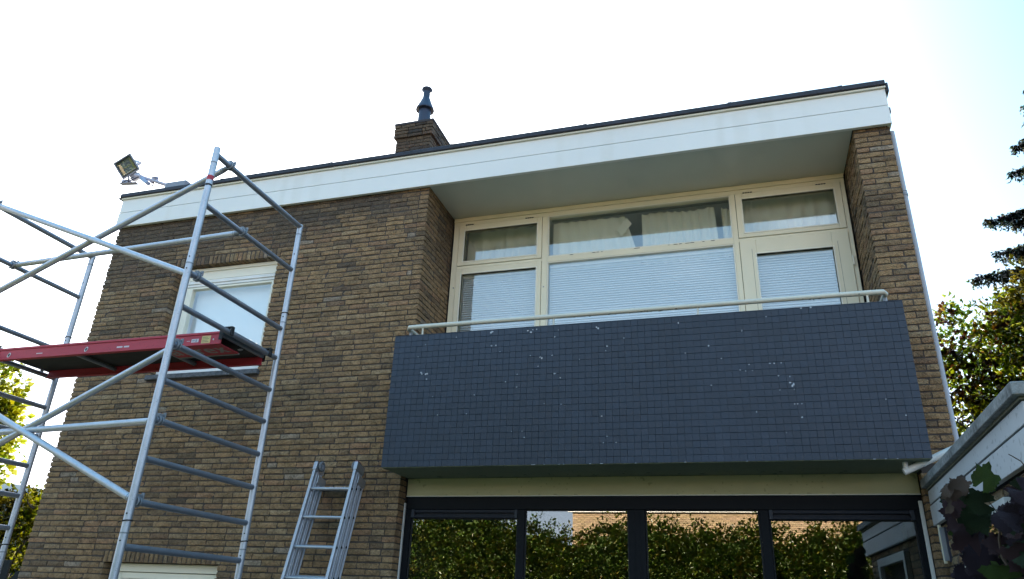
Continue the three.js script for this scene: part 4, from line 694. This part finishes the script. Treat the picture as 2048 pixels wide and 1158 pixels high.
function limb(a, b, r0, r1, bend, r, seg = 8) {
  const pts = []; for (let i = 0; i <= 3; i++) { const p = a.clone().lerp(b, i / 3); if (i > 0 && i < 3) p.add(V(rr(-bend, bend, r), rr(-bend, bend, r) * 0.5, rr(-bend, bend, r))); pts.push(p); }
  const c = new THREE.CatmullRomCurve3(pts), g = new THREE.TubeGeometry(c, seg, 1, 7, false), p = g.attributes.position, row = 8;
  for (let i = 0; i <= seg; i++) { const o = c.getPointAt(i / seg), rad = r0 + (r1 - r0) * (i / seg); for (let k = 0; k < row; k++) { const j = i * row + k; p.setXYZ(j, o.x + (p.getX(j) - o.x) * rad, o.y + (p.getY(j) - o.y) * rad, o.z + (p.getZ(j) - o.z) * rad); } }
  return g.toNonIndexed();
}
const PAL = {
  autumn: [[3.4, 0.22, 0.31, 0.05], [3, 0.42, 0.48, 0.08], [0.7, 0.33, 0.23, 0.06], [0.35, 0.21, 0.11, 0.05], [0.15, 0.12, 0.07, 0.08]],
  green: [[3, 0.10, 0.15, 0.028], [2, 0.17, 0.22, 0.036], [1, 0.26, 0.28, 0.05]],
  lime: [[3, 0.42, 0.46, 0.06], [2, 0.52, 0.52, 0.08], [1, 0.24, 0.32, 0.04]],
  hedge: [[3, 0.30, 0.46, 0.06], [2, 0.40, 0.54, 0.07], [0.8, 0.58, 0.58, 0.09], [0.6, 0.18, 0.28, 0.05]],
  conifer: [[3, 0.10, 0.13, 0.12], [2, 0.15, 0.18, 0.14], [1, 0.24, 0.25, 0.12]],
  golden: [[2, 0.30, 0.28, 0.06], [2, 0.19, 0.20, 0.05], [1, 0.09, 0.10, 0.04]],
};
function tree(name, label, cat, base, blobs, count, size, pal, seed, opt = {}) {
  const r = rngOf(seed), g = group(name, label, cat, base, opt.group), B = V(...base);
  const loc = blobs.map(([x, y, z, rad, sy, p]) => ({ c: V(x, y, z).sub(B), r: rad, sy, pal: p }));
  const mean = loc.reduce((s, b) => s.add(b.c), V(0, 0, 0)).divideScalar(loc.length), fork = V(mean.x * 0.35, Math.max(0.5, mean.y * 0.5), mean.z * 0.35), lim = [limb(V(0, -0.1, 0), fork, opt.tr || 0.16, (opt.tr || 0.16) * 0.7, 0.08, r, 10)];
  for (const b of loc) { lim.push(limb(fork.clone().multiplyScalar(rr(0.75, 1, r)), b.c, (opt.tr || 0.16) * 0.5, 0.02, 0.2, r)); for (let k = 0; k < 3; k++) lim.push(limb(b.c, b.c.clone().add(V(rr(-1, 1, r), rr(-0.6, 1, r), rr(-1, 1, r)).multiplyScalar(b.r * 0.8)), 0.02, 0.006, 0.1, r, 5)); }
  mesh('trunk', lim, M.bark, g); mesh('crown', leafGeo(blobLeaves(loc, count, size, pal, r, opt), r), M.leaf, g); return g;
}
tree('broadleaf_tree', 'autumn-tinted leafy tree behind the downpipe on the right', 'tree', [4.3, 0, -7.4], [[3.55, 5.55, -6.0, 0.75, 1, PAL.autumn], [4.4, 5.5, -6.6, 0.9, 1, PAL.autumn], [3.2, 4.9, -6.1, 0.6, 1, [[2, 0.085, 0.05, 0.022], [2, 0.11, 0.085, 0.022], [1, 0.06, 0.03, 0.03]]], [3.9, 4.6, -6.2, 0.85], [4.7, 4.7, -6.6, 0.9], [3.25, 3.9, -6.0, 0.75], [4.1, 3.6, -6.3, 0.9], [3.3, 3.0, -6.2, 0.8], [3.1, 4.3, -5.8, 0.4, 1, PAL.lime], [5.0, 5.4, -6.7, 0.9], [4.75, 6.6, -6.4, 0.5, 1, PAL.golden], [4.55, 5.95, -6.2, 0.65, 1, PAL.golden], [5.3, 6.3, -6.8, 0.7, 1, PAL.golden], [2.75, 3.3, -5.7, 0.4, 1, PAL.lime], [3.35, 3.75, -5.6, 0.4, 1, PAL.lime], [5.2, 4.1, -6.9, 0.8]], 24000, 0.085, PAL.autumn, 71, { w: 0.36 });
tree('shrub', 'bright yellow-green bush seen between the left scaffold rungs', 'bush', [-12.5, 0, -3.0], [[-12.5, 4.5, -3.0, 0.72], [-12.2, 3.9, -2.9, 0.75], [-12.6, 3.3, -3.0, 0.8], [-13.2, 4.1, -3.2, 0.9], [-13.2, 5.1, -3.4, 0.6]], 5200, 0.12, PAL.lime, 73, { w: 0.36, tr: 0.08 });
tree('small_tree', 'green shrubbery beside the left house corner behind the scaffold foot', 'bush', [-11.4, 0, -3.4], [[-10.7, 2.75, -3.3, 0.40, 1, PAL.lime], [-10.75, 2.35, -3.2, 0.48, 1, PAL.lime], [-11.4, 2.6, -3.6, 0.45, 1, PAL.golden], [-11.8, 2.8, -3.8, 0.5, 1, PAL.golden], [-11.2, 2.1, -3.3, 0.5, 1, PAL.lime], [-12.2, 2.3, -3.6, 0.6, 1, PAL.lime]], 4600, 0.075, PAL.green, 79, { w: 0.4, tr: 0.06 });
{ // weeping conifer
  const r = rngOf(83), g = group('conifer_tree', 'tall weeping conifer with drooping sprays at the right edge', 'tree', [7.2, 0, -10]), lim = [limb(V(0, -0.1, 0), V(0, 13.6, 0), 0.24, 0.015, 0.05, r, 20)], sp = [];
  const reach = (y) => Math.min(3.0, 0.34 + Math.max(0, 13.3 - y) * 0.40);
  const bough = (p0, p2, lift, dens, y) => {
    const R = Math.hypot(p2.x - p0.x, p2.z - p0.z), c = new THREE.QuadraticBezierCurve3(p0, p0.clone().lerp(p2, 0.55).add(V(0, lift, 0)), p2);
    lim.push(limb(p0, c.getPoint(0.5), 0.035, 0.018, 0.02, r, 4), limb(c.getPoint(0.5), p2, 0.018, 0.004, 0.03, r, 5));
    const n = Math.round((10 + R * 26) * dens);
    for (let k = 0; k < n; k++) { // hanging sprays along the bough
      const t = Math.pow(rr(0.04, 1, r), 0.75), q = c.getPoint(t).add(V(rr(-0.07, 0.07, r), rr(-0.03, 0.05, r), rr(-0.07, 0.07, r))), len = rr(0.12, 0.36, r) * (1.1 - 0.45 * t), side = V(rr(-1, 1, r), 0, rr(-1, 1, r)).multiplyScalar(0.55), tone = pick(y < 8.0 ? (y < 7.0 ? PAL.autumn : PAL.golden) : PAL.conifer, r), m = 5 + Math.floor(len * 22);
      for (let j = 0; j < m; j++) { const u = j / m, w = q.clone().addScaledVector(side, len * u * (1 - 0.4 * u)).add(V(0, -len * u * (0.35 + 0.8 * u), 0)); sp.push({ p: w, size: rr(0.05, 0.115, r), w: 0.24, dir: V(side.x * 0.8 + rr(-0.6, 0.6, r), rr(-1.1, 0.15, r), side.z * 0.8 + rr(-0.6, 0.6, r)), tint: tone.map((v) => v * rr(0.7, 1.3, r)) }); }
    }
  };
  for (let i = 0; i < 96; i++) { const y = 2.6 + 10.7 * (i / 96), a = i * 2.399 + rr(-0.3, 0.3, r), R = reach(y) * rr(0.45, 0.95, r); bough(V(0, y, 0), V(Math.cos(a) * R, y - 0.15 * R - 0.05, Math.sin(a) * R), 0.16 * R, 0.9, y); }
  // long boughs that reach out over the garden
  for (const [x, y, dz] of [[-0.45, 12.35, 0.1], [-0.85, 11.45, -0.1], [-1.1, 10.65, 0.2], [-1.72, 9.65, 0], [-1.3, 9.0, -0.2], [-2.28, 8.3, 0.1], [-1.75, 7.9, 0.3], [-2.0, 7.3, 0], [-2.3, 6.7, -0.2], [-2.2, 6.0, 0.2], [-1.5, 7.0, 0.6], [-1.2, 8.0, 0.5], [-0.8, 9.9, 0.4], [-1.9, 8.7, 0.4], [-1.45, 9.3, 0.5], [-2.1, 7.6, 0.5], [-1.7, 7.45, 0.8], [-2.05, 6.95, 0.7], [-1.6, 6.4, 0.7], [-1.9, 6.3, 0.9], [-1.5, 5.7, 0.6], [-0.7, 11.0, 0.4], [-0.5, 11.9, 0.3]]) { bough(V(0, y + 0.1, 0), V(x, y, dz), 0.22, 2.1, y); bough(V(x * 0.45, y + 0.2, dz * 0.4), V(x * 0.86, y - 0.12, dz + 0.35), 0.06, 1.6, y); }
  mesh('trunk', lim, M.bark, g); mesh('crown', leafGeo(sp, r), M.leaf, g); console.log('conifer leaves', sp.length);
}
{ // garden hedge behind the camera: it shows in the garden-door glass and lights the terrace
  const r = rngOf(91), g = group('garden_hedge', 'tall clipped green hedge across the garden, mirrored in the garden-door glass', 'hedge', [-3.5, 0, 10.6]), sp = [];
  const hTop = (x) => 3.16 + 0.42 * THREE.MathUtils.smoothstep(-x, 1.2, 3.0) + 0.5 * (vnoise(x * 0.9 + 4, 2) - 0.45) + 0.35 * (vnoise(x * 3.1, 8) - 0.5);
  const body = []; for (let x = -9; x < 8; x += 0.25) body.push(bx(x, x + 0.249, 0, hTop(x + 0.12) - 0.10, 0.10 + 0.05 * (vnoise(x * 3, 1)), 0.9)); mesh('stem', body, std('hedge inner twigs', 0.05, 0.08, 0.015, 1, { bumpMap: tx(texGrain, 2), bumpScale: 0.05 }), g);
  for (let i = 0; i < 6500; i++) {
    const x = rr(-9.2, 8.2, r), topY = hTop(x), t = r(), y = t < 0.86 ? rr(1.6, topY, r) : topY + rr(-0.1, 0.45, r) * r(), z = t < 0.86 ? -0.12 * fbm(x * 1.4, y * 1.4, 3) * 4 + rr(-0.12, 0.16, r) : rr(-0.2, 0.9, r), tone = pick(PAL.hedge, r);
    for (let k = 0; k < 9; k++) { const e = V(rr(-1, 1, r), rr(-0.7, 1, r), rr(-1.2, 0.5, r)).normalize(); sp.push({ p: V(x, y, z).addScaledVector(e, rr(0.01, 0.11, r)), size: rr(0.05, 0.10, r), w: 0.36, dir: e, tint: tone.map((v) => v * rr(0.75, 1.25, r)) }); }
  }
  mesh('foliage', leafGeo(sp, r), M.hedgeleaf, g);
}
tree('garden_tree', 'dark tree over the hedge, mirrored at the top of the garden-door glass', 'tree', [-7.3, 0, 14], [[-7.4, 4.6, 13.6, 0.9], [-7.0, 5.6, 13.8, 0.7], [-7.9, 3.6, 13.5, 1.0], [-6.9, 3.7, 13.4, 0.9]], 3200, 0.13, PAL.green, 97);
{ // house opposite
  const g = group('neighbour_house', 'sunlit brick house with a white roof edge beyond the hedge, mirrored in the garden-door glass', 'house', [-5.9, 0, 20]);
  mesh('wall', bx(0, 17, 0, 5.02, 0.02, 8), M.farjoint, g);
  mesh('roof_edge', bx(-0.15, 17.15, 4.9, 5.14, -0.12, -0.001), M.white, g); mesh('roof', bx(-0.15, 17.15, 5.0205, 5.13, 0.0, 8.1), M.coping, g);
  const r = rngOf(99), rows = [], q = new THREE.Matrix4(), list = [];
  for (let j = 0; j < 34; j++) for (let x = (j % 2) * 0.11; x < 13.5; x += 0.22) list.push([x + 0.11, 2.82 + j * 0.0625]);
  const im = new THREE.InstancedMesh(new THREE.BoxGeometry(0.208, 0.05, 0.02), M.farwall, list.length); im.name = 'brick_work'; im.userData.kind = 'stuff'; shade(im);
  list.forEach(([x, y], i) => { im.setMatrixAt(i, q.makeTranslation(x, y, 0.008)); const v = rr(0.8, 1.15, r); im.setColorAt(i, lin(v, v * rr(0.95, 1.03, r), v * rr(0.9, 1.05, r))); }); g.add(im);
}
{ // fence and a flat roof beyond it on the far left
  const f = group('garden_fence', 'black board fence in the bottom left corner beside the house', 'fence', [-13.5, 0, -2.6]);
  for (let i = 0; i < 26; i++) mesh('board', bx(i * 0.15 - 0.6, i * 0.15 - 0.456, 0, 1.99 + (i % 3) * 0.004, -0.012, 0.012, 0.003), M.darkwood, f);
  for (let i = 0; i < 3; i++) mesh('post', bx(i * 1.6 - 0.4, i * 1.6 - 0.3, 0, 1.96, -0.115, -0.013, 0.004), M.darkwood, f);
  const h = group('garden_shed', 'pale flat shed roof peeping out between the bushes on the far left', 'shed', [-21.55, 0, -9]);
  mesh('wall', bx(0, 3, 0, 4.0, -2, 0), M.darkwood, h); mesh('roof_edge', bx(-0.1, 2.3, 4.0, 4.28, -2.1, 0.1, 0.01), M.whitepl, h);
}

// ------------------------------------------------------------------ grapevine on the wing
{
  const r = rngOf(121), g = group('grapevine', 'grapevine with large green and purple leaves climbing the wing in the lower right corner', 'plant', [1.10, 0, 1.9]);
  const lobes = (() => { // outline of one leaf: five toothed lobes
    const pts = []; const tips = [[0, 1.0], [0.9, 0.86], [1.9, 0.72], [-0.9, 0.86], [-1.9, 0.72]];
    for (let i = 0; i < 40; i++) { const a = -2.75 + (5.5 * i) / 39; let rad = 0.5; for (const [t, q] of tips) rad = Math.max(rad, q * (1 - 0.36 * Math.min(1, Math.abs(a - t) / 0.45))); rad *= 1 + 0.055 * ((i % 2) ? 1 : -1); pts.push(new THREE.Vector2(Math.sin(a) * rad, Math.cos(a) * rad)); }
    pts.push(new THREE.Vector2(0, -0.12)); return new THREE.Shape(pts);
  })();
  const baseG = new THREE.ShapeGeometry(lobes); const variants = [];
  for (let k = 0; k < 5; k++) { const q = baseG.clone(), p = q.attributes.position; for (let i = 0; i < p.count; i++) { const x = p.getX(i), y = p.getY(i); p.setZ(i, 0.38 * Math.abs(x) * (k % 2 ? 1 : 0.5) - 0.28 * (x * x + y * y) * (0.5 + 0.25 * k) + 0.08 * Math.sin(x * 9 + k) + 0.07 * Math.cos(y * 8 + 2 * k) - 0.05 * Math.exp(-Math.abs(x) * 14)); } q.computeVertexNormals(); variants.push(q); }
  const paint = (v, c) => { const q = variants[v].clone(), n = q.attributes.position.count, C = new Float32Array(n * 3); for (let i = 0; i < n; i++) { const m = 0.75 + 0.5 * vnoise(q.attributes.position.getX(i) * 4 + v, q.attributes.position.getY(i) * 4, v); C[i * 3] = c[0] * m; C[i * 3 + 1] = c[1] * m; C[i * 3 + 2] = c[2] * m; } q.setAttribute('color', new THREE.BufferAttribute(C, 3)); return q; };
  const tones = { g: [0.060, 0.105, 0.018], d: [0.024, 0.044, 0.015], p: [0.070, 0.036, 0.040], b: [0.13, 0.080, 0.055], q: [0.034, 0.020, 0.030] }, bank = {};
  for (const k of Object.keys(tones)) bank[k] = [0, 1, 2, 3, 4].map((v) => paint(v, tones[k]));
  const stems = [];
  const leaf = (x, y, z, s, tone, rot, tiltX = 0, tiltY = 0) => { const m = mesh('leaf', bank[tone][Math.floor(r() * 5)], M.vineleaf, g); m.position.set(x - 1.10, y, z - 1.9); m.scale.setScalar(s * 0.88); m.rotation.set(tiltX, -0.38 + tiltY, rot, 'YXZ'); };
  // leaves that can be told apart, from the loose shoot at the top down
  leaf(1.02, 2.225, 1.52, 0.040, 'd', 0.8); leaf(1.02, 2.250, 1.68, 0.085, 'b', 1.2, -0.5); leaf(1.02, 2.245, 1.84, 0.085, 'b', -0.3, -0.2); leaf(1.02, 2.19, 1.83, 0.075, 'b', -0.6, 0.3);
  leaf(1.02, 2.155, 1.62, 0.085, 'p', 0.5, 0.2); leaf(1.02, 2.19, 1.58, 0.05, 'd', 0.1); leaf(1.02, 2.165, 1.78, 0.09, 'b', 1.9, -0.3); leaf(1.0, 2.20, 2.34, 0.10, 'g', -0.5, 0.2, 0.7); leaf(1.0, 2.12, 2.22, 0.10, 'd', 1.3, 0.5);
  leaf(1.0, 2.12, 2.0, 0.10, 'p', 2.0, 0.2); leaf(1.0, 2.07, 2.1, 0.11, 'd', 2.6, 0.4); leaf(1.03, 2.06, 1.60, 0.065, 'g', 2.7, 0.1); leaf(1.0, 2.08, 1.75, 0.08, 'p', 2.9); leaf(0.99, 1.98, 1.98, 0.13, 'p', 2.8, 0.2); leaf(0.99, 1.89, 2.06, 0.13, 'q', 3.2, 0.3);
  leaf(0.99, 1.80, 2.35, 0.11, 'g', 1.2, 0.5); leaf(1.0, 1.78, 1.55, 0.07, 'g', 2.0, 0.6); leaf(1.0, 1.85, 1.7, 0.09, 'q', 2.6, 0.2);
  const keys = ['d', 'd', 'q', 'q', 'p', 'g', 'b'];
  for (let i = 0; i < 110; i++) { const z = rr(1.55, 2.75, r), y = rr(1.35, Math.min(2.14, 1.72 + (z - 1.4) * 0.42), r); leaf(rr(1.02, 1.13, r), y, z, rr(0.065, 0.12, r), keys[Math.floor(r() * keys.length)], rr(0.8, 5, r), rr(-0.5, 0.7, r), rr(-0.7, 0.7, r)); }
  for (let i = 0; i < 14; i++) { const z = rr(1.5, 2.7, r), y = rr(1.5, 2.1, r); stems.push(limb(V(rr(-0.02, 0.05, r), y, z - 1.9), V(rr(-0.06, 0, r), y + rr(0.05, 0.25, r), z - 1.9 + rr(-0.3, 0.3, r)), 0.004, 0.002, 0.05, r, 6)); }
  stems.push(limb(V(0.06, 0, 0.3), V(0.03, 1.6, 0.2), 0.02, 0.014, 0.05, r, 10), limb(V(0.03, 1.6, 0.2), V(-0.06, 2.2, -0.22), 0.010, 0.003, 0.04, r, 8), limb(V(0.03, 1.55, 0.2), V(-0.04, 2.1, 0.4), 0.010, 0.003, 0.05, r, 8), limb(V(-0.08, 2.14, -0.10), V(-0.08, 2.23, -0.36), 0.003, 0.0015, 0.02, r, 6));
  mesh('stem', stems, M.vinebark, g);
}

renderer.render(scene, camera);
